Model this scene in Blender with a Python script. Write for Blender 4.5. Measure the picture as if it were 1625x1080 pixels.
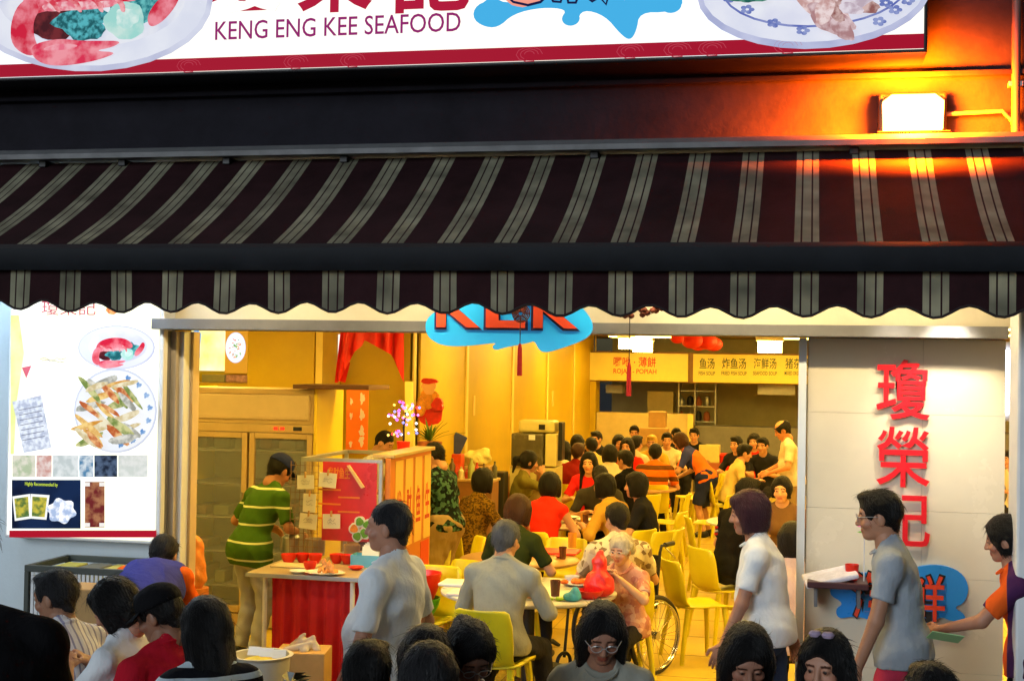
import bpy, bmesh, math, random
import numpy as np
from mathutils import Vector, Matrix
R = math.radians
random.seed(7); rng = np.random.default_rng(7)
for o in list(bpy.data.objects): bpy.data.objects.remove(o)
SC = bpy.context.scene; COL = SC.collection
# ------------------------------------------------------------------ camera
F_PX = 2170.0; CAM = Vector((0, 0, 2.35)); TH = R(12.2); PITCH = R(1.06); ROLL = R(0.95)
_f = Vector((-math.sin(TH)*math.cos(PITCH), math.cos(TH)*math.cos(PITCH), math.sin(PITCH)))
_r0 = _f.cross(Vector((0, 0, 1))).normalized(); _u0 = _r0.cross(_f)
_r = _r0*math.cos(ROLL) + _u0*math.sin(ROLL); _u = _u0*math.cos(ROLL) - _r0*math.sin(ROLL)
cd = bpy.data.cameras.new('camera'); cd.sensor_width = 36; cd.lens = F_PX/1625*36; cd.clip_end = 500; cd.clip_start = .05
cam = bpy.data.objects.new('camera', cd); COL.objects.link(cam)
cam.matrix_world = Matrix(((_r.x, _u.x, -_f.x, CAM.x), (_r.y, _u.y, -_f.y, CAM.y), (_r.z, _u.z, -_f.z, CAM.z), (0, 0, 0, 1)))
SC.camera = cam
# ------------------------------------------------------------------ night sky, faint street light, exposure
W = bpy.data.worlds.new('World'); SC.world = W; W.use_nodes = True
sky = W.node_tree.nodes.new('ShaderNodeTexSky'); sky.sky_type = 'NISHITA'; sky.sun_disc = False
sky.sun_elevation = R(12); sky.sun_rotation = R(200)
W.node_tree.links.new(sky.outputs[0], W.node_tree.nodes['Background'].inputs[0])
W.node_tree.nodes['Background'].inputs[1].default_value = 0.012
sl = bpy.data.lights.new('sun', 'SUN'); sl.energy = 1.5; sl.angle = R(25); sl.color = (.80, .91, 1.0)
sun = bpy.data.objects.new('sun', sl); COL.objects.link(sun); sun.rotation_euler = (R(75), 0, R(-22))
SC.view_settings.view_transform = 'Standard'; SC.view_settings.look = 'None'; SC.view_settings.exposure = 0; SC.view_settings.gamma = 1
SC.cycles.use_denoising = True; SC.cycles.max_bounces = 6; SC.cycles.sample_clamp_indirect = 4

# ------------------------------------------------------------------ pixel of the 1625x1080 picture -> point of the place
def ray(px, py): return (_f*F_PX + _r*(px - 812.5) + _u*(540 - py)).normalized()
def P(px, py, Y):
    d = ray(px, py); return CAM + d*((Y - CAM.y)/d.y)
def PX(px, py, X):
    d = ray(px, py); return CAM + d*((X - CAM.x)/d.x)
def PZ(px, py, Z):
    d = ray(px, py); return CAM + d*((Z - CAM.z)/d.z)
def spot(px, s):                      # ground position under pixel column px where one metre measures s pixels
    hy = 580 + (px - 812)*.0166
    d = ray(px, hy); k = (F_PX/s)/d.dot(_f); p = CAM + d*k
    return Vector((p.x, p.y, 0))

# ------------------------------------------------------------------ materials
def lin(c): return tuple(((v/255)/12.92 if v/255 <= .04045 else ((v/255 + .055)/1.055)**2.4) for v in c)
MATS = {}
def mat(name, col, rough=.6, var=.15, scale=6, bump=.0, bscale=60, metal=0, emit=None, estr=0, alpha=None, spec=.4, stretch=None, vcol=False, trans=0):
    if name in MATS: return MATS[name]
    m = bpy.data.materials.new(name); m.use_nodes = True; nt = m.node_tree; b = nt.nodes['Principled BSDF']; L = nt.links.new
    b.inputs['Roughness'].default_value = rough; b.inputs['Metallic'].default_value = metal; b.inputs['Specular IOR Level'].default_value = spec
    tc = nt.nodes.new('ShaderNodeTexCoord'); src = tc.outputs['Object']
    if stretch:
        mp = nt.nodes.new('ShaderNodeMapping'); mp.inputs['Scale'].default_value = stretch; L(src, mp.inputs[0]); src = mp.outputs[0]
    base = None
    if vcol:
        a = nt.nodes.new('ShaderNodeAttribute'); a.attribute_name = 'Col'; base = a.outputs['Color']
    if var > 0:
        n = nt.nodes.new('ShaderNodeTexNoise'); n.inputs['Scale'].default_value = scale; n.inputs['Detail'].default_value = 6; n.inputs['Roughness'].default_value = .65; L(src, n.inputs['Vector'])
        mr = nt.nodes.new('ShaderNodeMapRange'); mr.inputs[1].default_value = .3; mr.inputs[2].default_value = .7; mr.inputs[3].default_value = 1 - var; mr.inputs[4].default_value = 1 + var*.6
        L(n.outputs[0], mr.inputs[0])
        mx = nt.nodes.new('ShaderNodeMix'); mx.data_type = 'RGBA'; mx.blend_type = 'MULTIPLY'; mx.inputs[0].default_value = 1
        if base is None: mx.inputs[6].default_value = (*col, 1)
        else: L(base, mx.inputs[6])
        L(mr.outputs[0], mx.inputs[7]); base = mx.outputs[2]
        rr = nt.nodes.new('ShaderNodeMapRange'); rr.inputs[3].default_value = max(.05, rough - .12); rr.inputs[4].default_value = min(1, rough + .12)
        L(n.outputs[0], rr.inputs[0]); L(rr.outputs[0], b.inputs['Roughness'])
    if base is None: b.inputs['Base Color'].default_value = (*col, 1)
    else: L(base, b.inputs['Base Color'])
    if bump > 0:
        n2 = nt.nodes.new('ShaderNodeTexNoise'); n2.inputs['Scale'].default_value = bscale; n2.inputs['Detail'].default_value = 4; L(src, n2.inputs['Vector'])
        bp = nt.nodes.new('ShaderNodeBump'); bp.inputs['Strength'].default_value = bump; bp.inputs['Distance'].default_value = .02; L(n2.outputs[0], bp.inputs['Height']); L(bp.outputs[0], b.inputs['Normal'])
    if emit is not None:
        b.inputs['Emission Color'].default_value = (*emit, 1); b.inputs['Emission Strength'].default_value = estr
    if trans: b.inputs['Transmission Weight'].default_value = trans
    if alpha is not None: b.inputs['Alpha'].default_value = alpha
    MATS[name] = m; return m
def cloth(name, rgb, bump=.9, var=.14): return mat('cloth_' + name, lin(rgb), .88, var, 5, bump*.4, 34, spec=.12, stretch=(1, 1, .5))
def striped(name, c1, c2, axis, period, duty, phase=0):
    m = cloth(name, c1); nt = m.node_tree; L = nt.links.new; b = nt.nodes['Principled BSDF']
    tc = nt.nodes.new('ShaderNodeTexCoord'); sp = nt.nodes.new('ShaderNodeSeparateXYZ'); L(tc.outputs['Object'], sp.inputs[0])
    nz = nt.nodes.new('ShaderNodeTexNoise'); nz.inputs['Scale'].default_value = 3; L(tc.outputs['Object'], nz.inputs['Vector'])
    ad = nt.nodes.new('ShaderNodeMath'); ad.operation = 'MULTIPLY_ADD'; ad.inputs[1].default_value = .03; L(nz.outputs[0], ad.inputs[0]); L(sp.outputs[axis], ad.inputs[2])
    dv = nt.nodes.new('ShaderNodeMath'); dv.operation = 'MULTIPLY_ADD'; dv.inputs[1].default_value = 1/period; dv.inputs[2].default_value = phase + 20; L(ad.outputs[0], dv.inputs[0])
    fr = nt.nodes.new('ShaderNodeMath'); fr.operation = 'FRACT'; L(dv.outputs[0], fr.inputs[0])
    lt = nt.nodes.new('ShaderNodeMath'); lt.operation = 'LESS_THAN'; lt.inputs[1].default_value = duty; L(fr.outputs[0], lt.inputs[0])
    mx = nt.nodes.new('ShaderNodeMix'); mx.data_type = 'RGBA'; old = b.inputs['Base Color'].links[0].from_socket
    L(lt.outputs[0], mx.inputs[0]); L(old, mx.inputs[6]); mx.inputs[7].default_value = (*lin(c2), 1); L(mx.outputs[2], b.inputs['Base Color'])
    return m
def patterned(name, cols, scale):
    m = cloth(name, cols[0]); nt = m.node_tree; L = nt.links.new; b = nt.nodes['Principled BSDF']
    tc = nt.nodes.new('ShaderNodeTexCoord'); v = nt.nodes.new('ShaderNodeTexVoronoi'); v.inputs['Scale'].default_value = scale; L(tc.outputs['Object'], v.inputs['Vector'])
    rp = nt.nodes.new('ShaderNodeValToRGB'); rp.color_ramp.interpolation = 'CONSTANT'; e = rp.color_ramp.elements
    e[0].color = (*lin(cols[0]), 1); e[1].position = .45; e[1].color = (*lin(cols[1]), 1)
    for i, c in enumerate(cols[2:]):
        q = e.new(.62 + .15*i); q.color = (*lin(c), 1)
    sp = nt.nodes.new('ShaderNodeSeparateColor'); L(v.outputs['Color'], sp.inputs[0]); L(sp.outputs[0], rp.inputs[0]); L(rp.outputs[0], b.inputs['Base Color'])
    return m
def glow(name, rgb, s, var=.0, scale=8, rgb2=None):        # backlit print or lamp
    if name in MATS: return MATS[name]
    m = bpy.data.materials.new(name); m.use_nodes = True; nt = m.node_tree; b = nt.nodes['Principled BSDF']
    b.inputs['Base Color'].default_value = (*[v*.12 for v in lin(rgb)], 1); b.inputs['Roughness'].default_value = .5; b.inputs['Specular IOR Level'].default_value = .05
    b.inputs['Emission Strength'].default_value = s; b.inputs['Emission Color'].default_value = (*lin(rgb), 1)
    if rgb2:
        tc = nt.nodes.new('ShaderNodeTexCoord'); n = nt.nodes.new('ShaderNodeTexNoise'); n.inputs['Scale'].default_value = scale; n.inputs['Detail'].default_value = 5; nt.links.new(tc.outputs['Object'], n.inputs['Vector'])
        rp = nt.nodes.new('ShaderNodeValToRGB'); rp.color_ramp.elements[0].position = .4; rp.color_ramp.elements[1].position = .6
        rp.color_ramp.elements[0].color = (*lin(rgb), 1); rp.color_ramp.elements[1].color = (*lin(rgb2), 1); nt.links.new(n.outputs[0], rp.inputs[0]); nt.links.new(rp.outputs[0], b.inputs['Emission Color'])
    MATS[name] = m; return m

# ------------------------------------------------------------------ objects
def tag(o, label=None, cat=None, group=None, kind=None):
    for k, v in (('label', label), ('category', cat), ('group', group), ('kind', kind)):
        if v: o[k] = v
    return o
def thing(name, label, cat, loc=(0, 0, 0), rz=0, group=None):
    o = bpy.data.objects.new(name, None); COL.objects.link(o); o.location = loc; o.rotation_euler = (0, 0, rz); o.empty_display_size = .1
    return tag(o, label, cat, group)
def mesh(name, verts, faces, m, parent=None, smooth=False, loc=None, rot=None):
    me = bpy.data.meshes.new(name); me.from_pydata([tuple(v) for v in verts], [], faces)
    for x in (m if isinstance(m, (list, tuple)) else [m]): me.materials.append(x)
    if smooth: me.polygons.foreach_set('use_smooth', [True]*len(me.polygons))
    me.update(); return link(name, me, parent, loc, rot)
def link(name, me, parent=None, loc=None, rot=None):
    o = bpy.data.objects.new(name, me); COL.objects.link(o); o.parent = parent
    if loc is not None: o.location = loc
    if rot is not None: o.rotation_euler = rot
    return o
class MB:                                  # collects boxes, tubes, lathes into one mesh
    def __init__(s): s.v = []; s.f = []; s.mi = []
    def add(s, v, f, mi=0):
        n = len(s.v); s.v += [tuple(x) for x in v]; s.f += [tuple(i + n for i in q) for q in f]; s.mi += [mi]*len(f); return s
    def box(s, x0, x1, y0, y1, z0, z1, mi=0, bev=0):
        if bev:
            bm = bmesh.new(); bmesh.ops.create_cube(bm, size=1)
            for v in bm.verts: v.co = Vector((x0 + (v.co.x + .5)*(x1 - x0), y0 + (v.co.y + .5)*(y1 - y0), z0 + (v.co.z + .5)*(z1 - z0)))
            bmesh.ops.bevel(bm, geom=bm.edges[:], offset=bev, segments=2, affect='EDGES', profile=.5)
            bm.verts.index_update(); s.add([v.co[:] for v in bm.verts], [[v.index for v in f.verts] for f in bm.faces], mi); bm.free(); return s
        v = [(x0, y0, z0), (x1, y0, z0), (x1, y1, z0), (x0, y1, z0), (x0, y0, z1), (x1, y0, z1), (x1, y1, z1), (x0, y1, z1)]
        return s.add(v, [(0, 3, 2, 1), (4, 5, 6, 7), (0, 1, 5, 4), (1, 2, 6, 5), (2, 3, 7, 6), (3, 0, 4, 7)], mi)
    def tube(s, pts, r, n=8, mi=0, closed=False):
        pts = [Vector(p) for p in pts]; N = len(pts); rs = r if isinstance(r, (list, tuple)) else [r]*N; v = []; f = []; up = None
        for i, p in enumerate(pts):
            a = pts[(i - 1) % N] if (i or closed) else pts[0]; b = pts[(i + 1) % N] if (i < N - 1 or closed) else pts[-1]
            t = (b - a).normalized()
            if up is None: up = Vector((0, 0, 1)) if abs(t.z) < .9 else Vector((1, 0, 0))
            e1 = t.cross(up).normalized(); e2 = e1.cross(t).normalized(); up = e2
            v += [p + (e1*math.cos(2*math.pi*k/n) + e2*math.sin(2*math.pi*k/n))*rs[i] for k in range(n)]
        for i in range(N if closed else N - 1):
            for k in range(n): f.append((i*n + k, i*n + (k + 1) % n, ((i + 1) % N)*n + (k + 1) % n, ((i + 1) % N)*n + k))
        if not closed: f.append(tuple(range(n))[::-1]); f.append(tuple((N - 1)*n + k for k in range(n)))
        return s.add(v, f, mi)
    def lathe(s, prof, c=(0, 0, 0), n=20, mi=0, sx=1, sy=1):
        v = []; f = []
        for r, z in prof: v += [(c[0] + sx*r*math.cos(2*math.pi*k/n), c[1] + sy*r*math.sin(2*math.pi*k/n), c[2] + z) for k in range(n)]
        for i in range(len(prof) - 1):
            for k in range(n): f.append((i*n + k, i*n + (k + 1) % n, (i + 1)*n + (k + 1) % n, (i + 1)*n + k))
        if prof[0][0] > 1e-4: f.append(tuple(range(n))[::-1])
        if prof[-1][0] > 1e-4: f.append(tuple((len(prof) - 1)*n + k for k in range(n)))
        return s.add(v, f, mi)
    def prism(s, pts, y0, y1, mi=0):       # outline in x,z pushed along y
        n = len(pts); a = sum(pts[i][0]*pts[(i + 1) % n][1] - pts[(i + 1) % n][0]*pts[i][1] for i in range(n))
        if a < 0: pts = pts[::-1]
        v = [(x, y0, z) for x, z in pts] + [(x, y1, z) for x, z in pts]
        return s.add(v, [tuple(range(n)), tuple(range(2*n - 1, n - 1, -1))] + [((i + 1) % n, i, n + i, n + (i + 1) % n) for i in range(n)], mi)
    def build(s, name, m, parent=None, smooth=False, loc=None, rot=None):
        o = mesh(name, s.v, s.f, m, parent, False, loc, rot); me = o.data
        if isinstance(m, (list, tuple)): me.polygons.foreach_set('material_index', s.mi)
        if smooth:
            me.polygons.foreach_set('use_smooth', [True]*len(me.polygons))
            me.set_sharp_from_angle(angle=R(40))
        return o
def bx(name, m, parent, x0, x1, y0, y1, z0, z1, bev=.004): return MB().box(x0, x1, y0, y1, z0, z1, 0, bev).build(name, m, parent)
def text(name, body, m, parent, x0, x1, z0, z1, y, depth=.004, bold=0.0, side=False, xoff=0):
    """lettering fitted to x0..x1, z0..z1 on a plane facing -Y (or +X when side)"""
    cu = bpy.data.curves.new('t', 'FONT'); cu.body = body; cu.extrude = .05; cu.offset = bold; cu.resolution_u = 3
    t = bpy.data.objects.new('t', cu); COL.objects.link(t); dg = bpy.context.evaluated_depsgraph_get()
    me = bpy.data.meshes.new_from_object(t.evaluated_get(dg)); bpy.data.objects.remove(t)
    co = np.empty(len(me.vertices)*3); me.vertices.foreach_get('co', co); co = co.reshape(-1, 3)
    mn, mx = co.min(0), co.max(0); sx = (x1 - x0)/(mx[0] - mn[0]); sz = (z1 - z0)/(mx[1] - mn[1])
    X = x0 + (co[:, 0] - mn[0])*sx; Z = z0 + (co[:, 1] - mn[1])*sz; D = (co[:, 2] + .05)/.1*depth
    out = np.stack([y + D, X, Z], 1) if side else np.stack([X, y - D, Z], 1)
    me.vertices.foreach_set('co', out.astype(np.float32).ravel()); me.materials.clear(); me.materials.append(m); me.update()
    return link(name, me, parent)
def blob(cx, cz, rx, rz, n=24, jag=.1, seed=0, lobes=None):
    r = random.Random(seed); ph = [r.uniform(0, 6.28) for _ in range(4)]; out = []
    for i in range(n):
        a = 2*math.pi*i/n; k = 1 + jag*(math.sin(3*a + ph[0]) + .7*math.sin(5*a + ph[1]) + .5*math.sin(9*a + ph[2]))
        out.append((cx + rx*k*math.cos(a), cz + rz*k*math.sin(a)))
    return out

def soft(pts, n=2):                       # rounds an outline off (corner cutting)
    for _ in range(n):
        pts = [q for (x0, z0), (x1, z1) in zip(pts, pts[1:] + pts[:1]) for q in ((.75*x0 + .25*x1, .75*z0 + .25*z1), (.25*x0 + .75*x1, .25*z0 + .75*z1))]
    return pts
def scribble(name, m, parent, x0, x1, z0, z1, y, seed, r=.0012):   # illegible pen strokes
    q = random.Random(seed); k = MB()
    for j in range(2): k.tube([(x0 + (x1 - x0)*(i + q.uniform(-.4, .4))/7, y, z0 + (z1 - z0)*(q.random()*.5 + .5*j)) for i in range(8)], r, 4)
    return k.build(name, m, parent)
# ------------------------------------------------------------------ people: bodies grown as one smooth surface (surface nets)
def surfnet(D, org, h):
    S = D < 0; nx, ny, nz = D.shape
    cnt = np.zeros((nx - 1, ny - 1, nz - 1), np.int8); cor = [(i, j, k) for i in (0, 1) for j in (0, 1) for k in (0, 1)]
    for i, j, k in cor: cnt += S[i:nx - 1 + i, j:ny - 1 + j, k:nz - 1 + k]
    I = np.argwhere((cnt > 0) & (cnt < 8))
    if len(I) == 0: return np.zeros((0, 3)), np.zeros((0, 4), int)
    idx = -np.ones(cnt.shape, np.int64); idx[I[:, 0], I[:, 1], I[:, 2]] = np.arange(len(I))
    acc = np.zeros((len(I), 3)); n = np.zeros(len(I))
    for a in cor:
        for ax in range(3):
            if a[ax]: continue
            b = list(a); b[ax] = 1
            da = D[I[:, 0] + a[0], I[:, 1] + a[1], I[:, 2] + a[2]]; db = D[I[:, 0] + b[0], I[:, 1] + b[1], I[:, 2] + b[2]]
            m = (da < 0) != (db < 0); t = np.where(m, da/np.where(m, da - db, 1), 0)
            p = np.tile(np.array(a, float), (len(I), 1)); p[:, ax] += t; acc[m] += p[m]; n[m] += 1
    V = org + h*(I + acc/n[:, None]); Q = []
    for ax in range(3):
        s0 = [slice(0, None)]*3; s1 = [slice(0, None)]*3; s0[ax] = slice(0, -1); s1[ax] = slice(1, None)
        A = S[tuple(s0)]; B = S[tuple(s1)]; E = np.argwhere(A != B); u, v = (ax + 1) % 3, (ax + 2) % 3
        ok = (E[:, u] > 0) & (E[:, v] > 0) & (E[:, u] < D.shape[u] - 1) & (E[:, v] < D.shape[v] - 1); E = E[ok]
        ins = A[E[:, 0], E[:, 1], E[:, 2]]; qs = []
        for du, dv in ((-1, -1), (0, -1), (0, 0), (-1, 0)):
            c = E.copy(); c[:, u] += du; c[:, v] += dv; qs.append(idx[c[:, 0], c[:, 1], c[:, 2]])
        q = np.stack(qs, 1); q[~ins] = q[~ins][:, ::-1]; Q.append(q)
    return V, np.concatenate(Q)
def _v(a): return np.array(a, float)
class Sdf:
    def __init__(s): s.p = []
    def cone(s, a, b, ra, rb, k=.03, cut=None, inf=0): s.p.append(('c', _v(a), _v(b), ra + inf, rb + inf, k, cut)); return s
    def ell(s, c, r, k=.03, M=None, inf=0, sub=False): s.p.append(('e', _v(c), _v(r) + inf, M, sub, k, None)); return s
    def net(s, h, clips=(), wr=0, seed=0):
        lo = np.full(3, 9.); hi = np.full(3, -9.)
        for p in s.p:
            if p[0] == 'c':
                r = max(p[3], p[4]); lo = np.minimum(lo, np.minimum(p[1], p[2]) - r); hi = np.maximum(hi, np.maximum(p[1], p[2]) + r)
            elif not p[4]:
                r = p[2].max(); lo = np.minimum(lo, p[1] - r); hi = np.maximum(hi, p[1] + r)
        lo -= 3*h + .02; hi += 3*h + .02; N = np.ceil((hi - lo)/h).astype(int) + 1
        D = np.full(N, .15, np.float32); ax = [lo[i] + h*np.arange(N[i]) for i in range(3)]
        for p in s.p:
            k = p[5]; mg = k + 2*h + .01
            if p[0] == 'c': r = max(p[3], p[4]); l = np.minimum(p[1], p[2]) - r - mg; u = np.maximum(p[1], p[2]) + r + mg
            else: r = p[2].max(); l = p[1] - r - mg; u = p[1] + r + mg
            a = np.clip(np.floor((l - lo)/h).astype(int), 0, N); b = np.clip(np.ceil((u - lo)/h).astype(int) + 1, 0, N)
            if (b <= a).any(): continue
            X, Y, Z = ax[0][a[0]:b[0], None, None], ax[1][None, a[1]:b[1], None], ax[2][None, None, a[2]:b[2]]
            if p[0] == 'c':
                d = p[2] - p[1]; L2 = max(d.dot(d), 1e-9); x, y, z = X - p[1][0], Y - p[1][1], Z - p[1][2]
                t0 = (x*d[0] + y*d[1] + z*d[2])/L2; t = np.clip(t0, 0, 1)
                q = np.sqrt((x - t*d[0])**2 + (y - t*d[1])**2 + (z - t*d[2])**2) - (p[3] + (p[4] - p[3])*t)
                if p[6] is not None: q = np.maximum(q, (t0 - p[6])*math.sqrt(L2))
            else:
                x, y, z = X - p[1][0], Y - p[1][1], Z - p[1][2]
                if p[3] is not None:
                    M = p[3]; x, y, z = (M[0][i]*x + M[1][i]*y + M[2][i]*z for i in range(3))
                r = p[2]; k0 = np.sqrt((x/r[0])**2 + (y/r[1])**2 + (z/r[2])**2); k1 = np.sqrt((x/r[0]**2)**2 + (y/r[1]**2)**2 + (z/r[2]**2)**2) + 1e-6; q = k0*(k0 - 1)/k1
            sl = (slice(a[0], b[0]), slice(a[1], b[1]), slice(a[2], b[2])); o = D[sl]
            if p[0] == 'e' and p[4]:
                q = -q; g = np.maximum(k - np.abs(o - q), 0)/max(k, 1e-6); D[sl] = np.maximum(o, q) + g*g*k*.25
            else:
                g = np.maximum(k - np.abs(o - q), 0)/max(k, 1e-6); D[sl] = np.minimum(o, q) - g*g*k*.25
        X, Y, Z = ax[0][:, None, None], ax[1][None, :, None], ax[2][None, None, :]
        if wr:
            D += (wr*(.8*np.abs(np.sin(14*X + 22*Z + 2.2*np.sin(9*Y + seed) + seed)) + .7*np.abs(np.sin(19*Z - 13*X - 9*Y + 1.5*np.sin(12*X + seed))) - 1.35 + .5*np.sin(31*X + 17*Z + 5*np.sin(9*Y + seed) + seed)*np.sin(23*Z - 11*X + 4*np.sin(13*X + 7*Y) + 2*seed) + .6*np.sin(52*Z + 19*X + 21*Y + 3*np.sin(11*X + seed)))).astype(np.float32)
        for pt, nr in clips:                   # keep the side that the normal points away from
            D = np.maximum(D, ((X - pt[0])*nr[0] + (Y - pt[1])*nr[1] + (Z - pt[2])*nr[2]).astype(np.float32))
        D[0] = D[-1] = .1; D[:, 0] = D[:, -1] = .1; D[:, :, 0] = D[:, :, -1] = .1
        return surfnet(D, lo, h)
_HC = {}
def head_mesh(h, fem):
    key = ('head', h, fem)
    if key in _HC: return _HC[key]
    s = Sdf(); s.ell((0, -.012, .035), (.075, .094, .088), .02); s.ell((0, .028, -.03), (.06, .066, .078), .03)
    s.ell((0, .062, -.088), (.03, .028, .022), .025); s.cone((-.035, .07, .03), (.035, .07, .03), .02, .02, .02)
    for x in (-1, 1):
        s.ell((x*.031, .103, .01), (.02, .016, .013), .018, sub=True); s.ell((x*.03, .083, .008), (.0135, .0135, .0115), .004)
        s.ell((x*.04, .066, -.028), (.024, .022, .02), .02); s.ell((x*.076, -.006, -.008), (.011, .022, .032), .008)
    s.cone((0, .088, .018), (0, .107, -.024), .0085, .0135, .012); s.ell((-.012, .096, -.028), (.009, .01, .007), .008); s.ell((.012, .096, -.028), (.009, .01, .007), .008)
    s.ell((0, .084, -.056), (.024, .013, .007), .006); s.ell((0, .083, -.067), (.02, .013, .007), .006)
    s.cone((0, -.02, -.04), (0, -.035, -.13), .052, .05, .03)
    V, Q = s.net(h); x, y, z = V.T; c = np.ones((len(V), 3))
    lip = (np.abs(x) < .024) & (y > .07) & (z < -.05) & (z > -.074); c[lip] = (.78, .42, .42) if fem else (.85, .6, .58)
    e = ((np.abs(np.abs(x) - .03)/.0125)**2 + ((z - .008)/.0062)**2 < 1) & (y > .06); c[e] = (.62, .66, .7) if h < .006 else (.5, .42, .4)
    e = ((np.abs(np.abs(x) - .03)/.007)**2 + ((z - .008)/.007)**2 < 1) & (y > .06); c[e] = (.05, .04, .04)
    e = (np.abs(np.abs(x) - .031) < .019) & (np.abs(z - .03 + .15*(np.abs(np.abs(x) - .028))) < .0055) & (y > .05); c[e] = (.14, .1, .09)
    e = (np.abs(np.abs(x) - .045) < .018) & (np.abs(z + .03) < .02) & (y > .04); c[e] *= (1.0, .88, .86)
    _HC[key] = (V, Q, c); return _HC[key]
def hair_mesh(style, h):
    key = (style, h)
    if key in _HC: return _HC[key]
    s = Sdf(); clips = []; g = .012 if style in ('short', 'buzz', 'grey') else .02
    if style == 'buzz': g = .004
    s.ell((0, -.014, .037), (.077 + g, .095 + g*.9, .09 + g), .02)
    if style in ('short', 'grey', 'buzz', 'bald'):
        s.cone((0, -.045, -.02), (0, -.052, -.055), .062, .04, .03)
        for x in (-1, 1): s.ell((x*.068, -.03, .0), (.016, .03, .035), .02)
        if style == 'short': s.ell((.012, .06, .105), (.06, .035, .022), .03)
    if style == 'bob':
        s.ell((0, -.03, -.015), (.1, .09, .115), .03); s.ell((0, .06, .085), (.06, .035, .03), .03)
        for x in (-1, 1): s.cone((x*.078, .02, .03), (x*.08, .03, -.085), .03, .022, .03)
    if style in ('long', 'tail', 'bun'):
        s.ell((0, -.03, -.0), (.09, .085, .1), .03)
        for x in (-1, 1): s.cone((x*.07, .03, .04), (x*.078, .015, -.05), .026, .024, .03)
    if style == 'long':
        for x in (-.07, -.035, 0, .035, .07): s.cone((x, -.06 + abs(x)*.5, -.02), (x*1.25, -.085 + abs(x)*.9, -.34 + .4*abs(x)), .045, .022, .03)
        for x in (-1, 1): s.cone((x*.08, .015, -.03), (x*.095, .05, -.3), .027, .014, .03)
    if style == 'tail': s.cone((0, -.115, .03), (0, -.165, .0), .028, .035, .02); s.cone((0, -.165, 0), (0, -.165, -.16), .036, .012, .03)
    if style == 'bun': s.ell((0, -.12, .05), (.045, .04, .045), .02)
    if style == 'perm':
        r = random.Random(3)
        for i in range(60):
            a = r.uniform(0, 6.28); b = r.uniform(-.5, 1.5); q = (math.cos(b)*math.cos(a)*.085, -.02 + math.cos(b)*math.sin(a)*.1, .03 + math.sin(b)*.095)
            if q[1] < .05 or q[2] > .07: s.ell(q, (.026, .026, .026), .012)
    s.ell((0, .11, -.045), (.068, .075, .1), .012, sub=True); s.ell((0, .13, .01), (.078, .06, .048), .015, sub=True)
    for x in (-1, 1):
        if style in ('short', 'grey', 'buzz', 'bald', 'bun', 'tail', 'perm'): s.ell((x*.087, .008, -.022), (.034, .036, .046) if style not in ('bun', 'tail', 'perm') else (.03, .024, .036), .01, sub=True)
    if style in ('long', 'bun', 'tail'): s.ell((0, .128, .04), (.056, .055, .046), .015, sub=True)
    if style == 'bald': s.ell((0, .03, .13), (.085, .12, .075), .02, sub=True)
    V, Q = s.net(h, clips); a = np.arctan2(V[:, 0], V[:, 1] + .02)
    nrm = V - _v((0, -.02, .02)); nrm /= np.linalg.norm(nrm, axis=1)[:, None] + 1e-6
    V = V + nrm*(.0012*np.sin(a*46 + 25*V[:, 2]) + .0012*np.sin(a*83 - 31*V[:, 2] + 2) + .002*np.sin(37*V[:, 0] + 50*V[:, 2])*np.sin(44*V[:, 1]))[:, None]
    _HC[key] = (V, Q); return _HC[key]
def hand_mesh(h, curl):
    """right hand, wrist at origin, fingers along +Y, palm facing -Z, thumb on -X side"""
    key = ('hand', h, curl)
    if key in _HC: return _HC[key]
    s = Sdf(); s.cone((0, -.05, 0), (0, .01, 0), .027, .026, .02); s.ell((0, .05, 0), (.041, .05, .017), .015)
    for i, (x, L) in enumerate(((-.03, .072), (-.01, .082), (.011, .076), (.03, .06))):
        a = _v((x, .088, 0)); c1 = curl*.8; c2 = curl*1.7
        b = a + L*.5*_v((x*.8, math.cos(c1), -math.sin(c1))); c = b + L*.5*_v((x*.5, math.cos(c2), -math.sin(c2)))
        s.cone(a - _v((0, .012, 0)), b, .0098, .0088, .004); s.cone(b, c, .0088, .0075, .003)
    s.cone((-.03, .03, -.004), (-.062, .065, -.014), .014, .0105, .012); s.cone((-.062, .065, -.014), (-.066, .097, -.022), .0105, .009, .003)
    _HC[key] = s.net(h); return _HC[key]
def rotm(fw, up):
    y = _v(fw)/np.linalg.norm(fw); x = np.cross(y, _v(up)); x /= np.linalg.norm(x); z = np.cross(x, y); return np.stack([x, y, z], 1)
def ik(a, t, l1, l2, pole):
    a, t = _v(a), _v(t); d = t - a; L = np.linalg.norm(d); mx = (l1 + l2)*.995
    if L > mx: t = a + d/L*mx; d = t - a; L = mx
    n = d/L; x = (l1*l1 - l2*l2 + L*L)/(2*L); hgt = math.sqrt(max(l1*l1 - x*x, 0)); p = _v(pole); p = p - n*p.dot(n); p /= np.linalg.norm(p) + 1e-9
    return a + n*x + p*hgt, t
def npmesh(name, V, Q, m, parent, cols=None):
    me = bpy.data.meshes.new(name); me.from_pydata(V.tolist(), [], Q.tolist()); me.polygons.foreach_set('use_smooth', [True]*len(Q)); me.materials.append(m)
    if cols is not None:
        a = me.color_attributes.new('Col', 'FLOAT_COLOR', 'POINT'); a.data.foreach_set('color', np.concatenate([cols, np.ones((len(cols), 1))], 1).astype(np.float32).ravel())
    me.update(); return link(name, me, parent)
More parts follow.
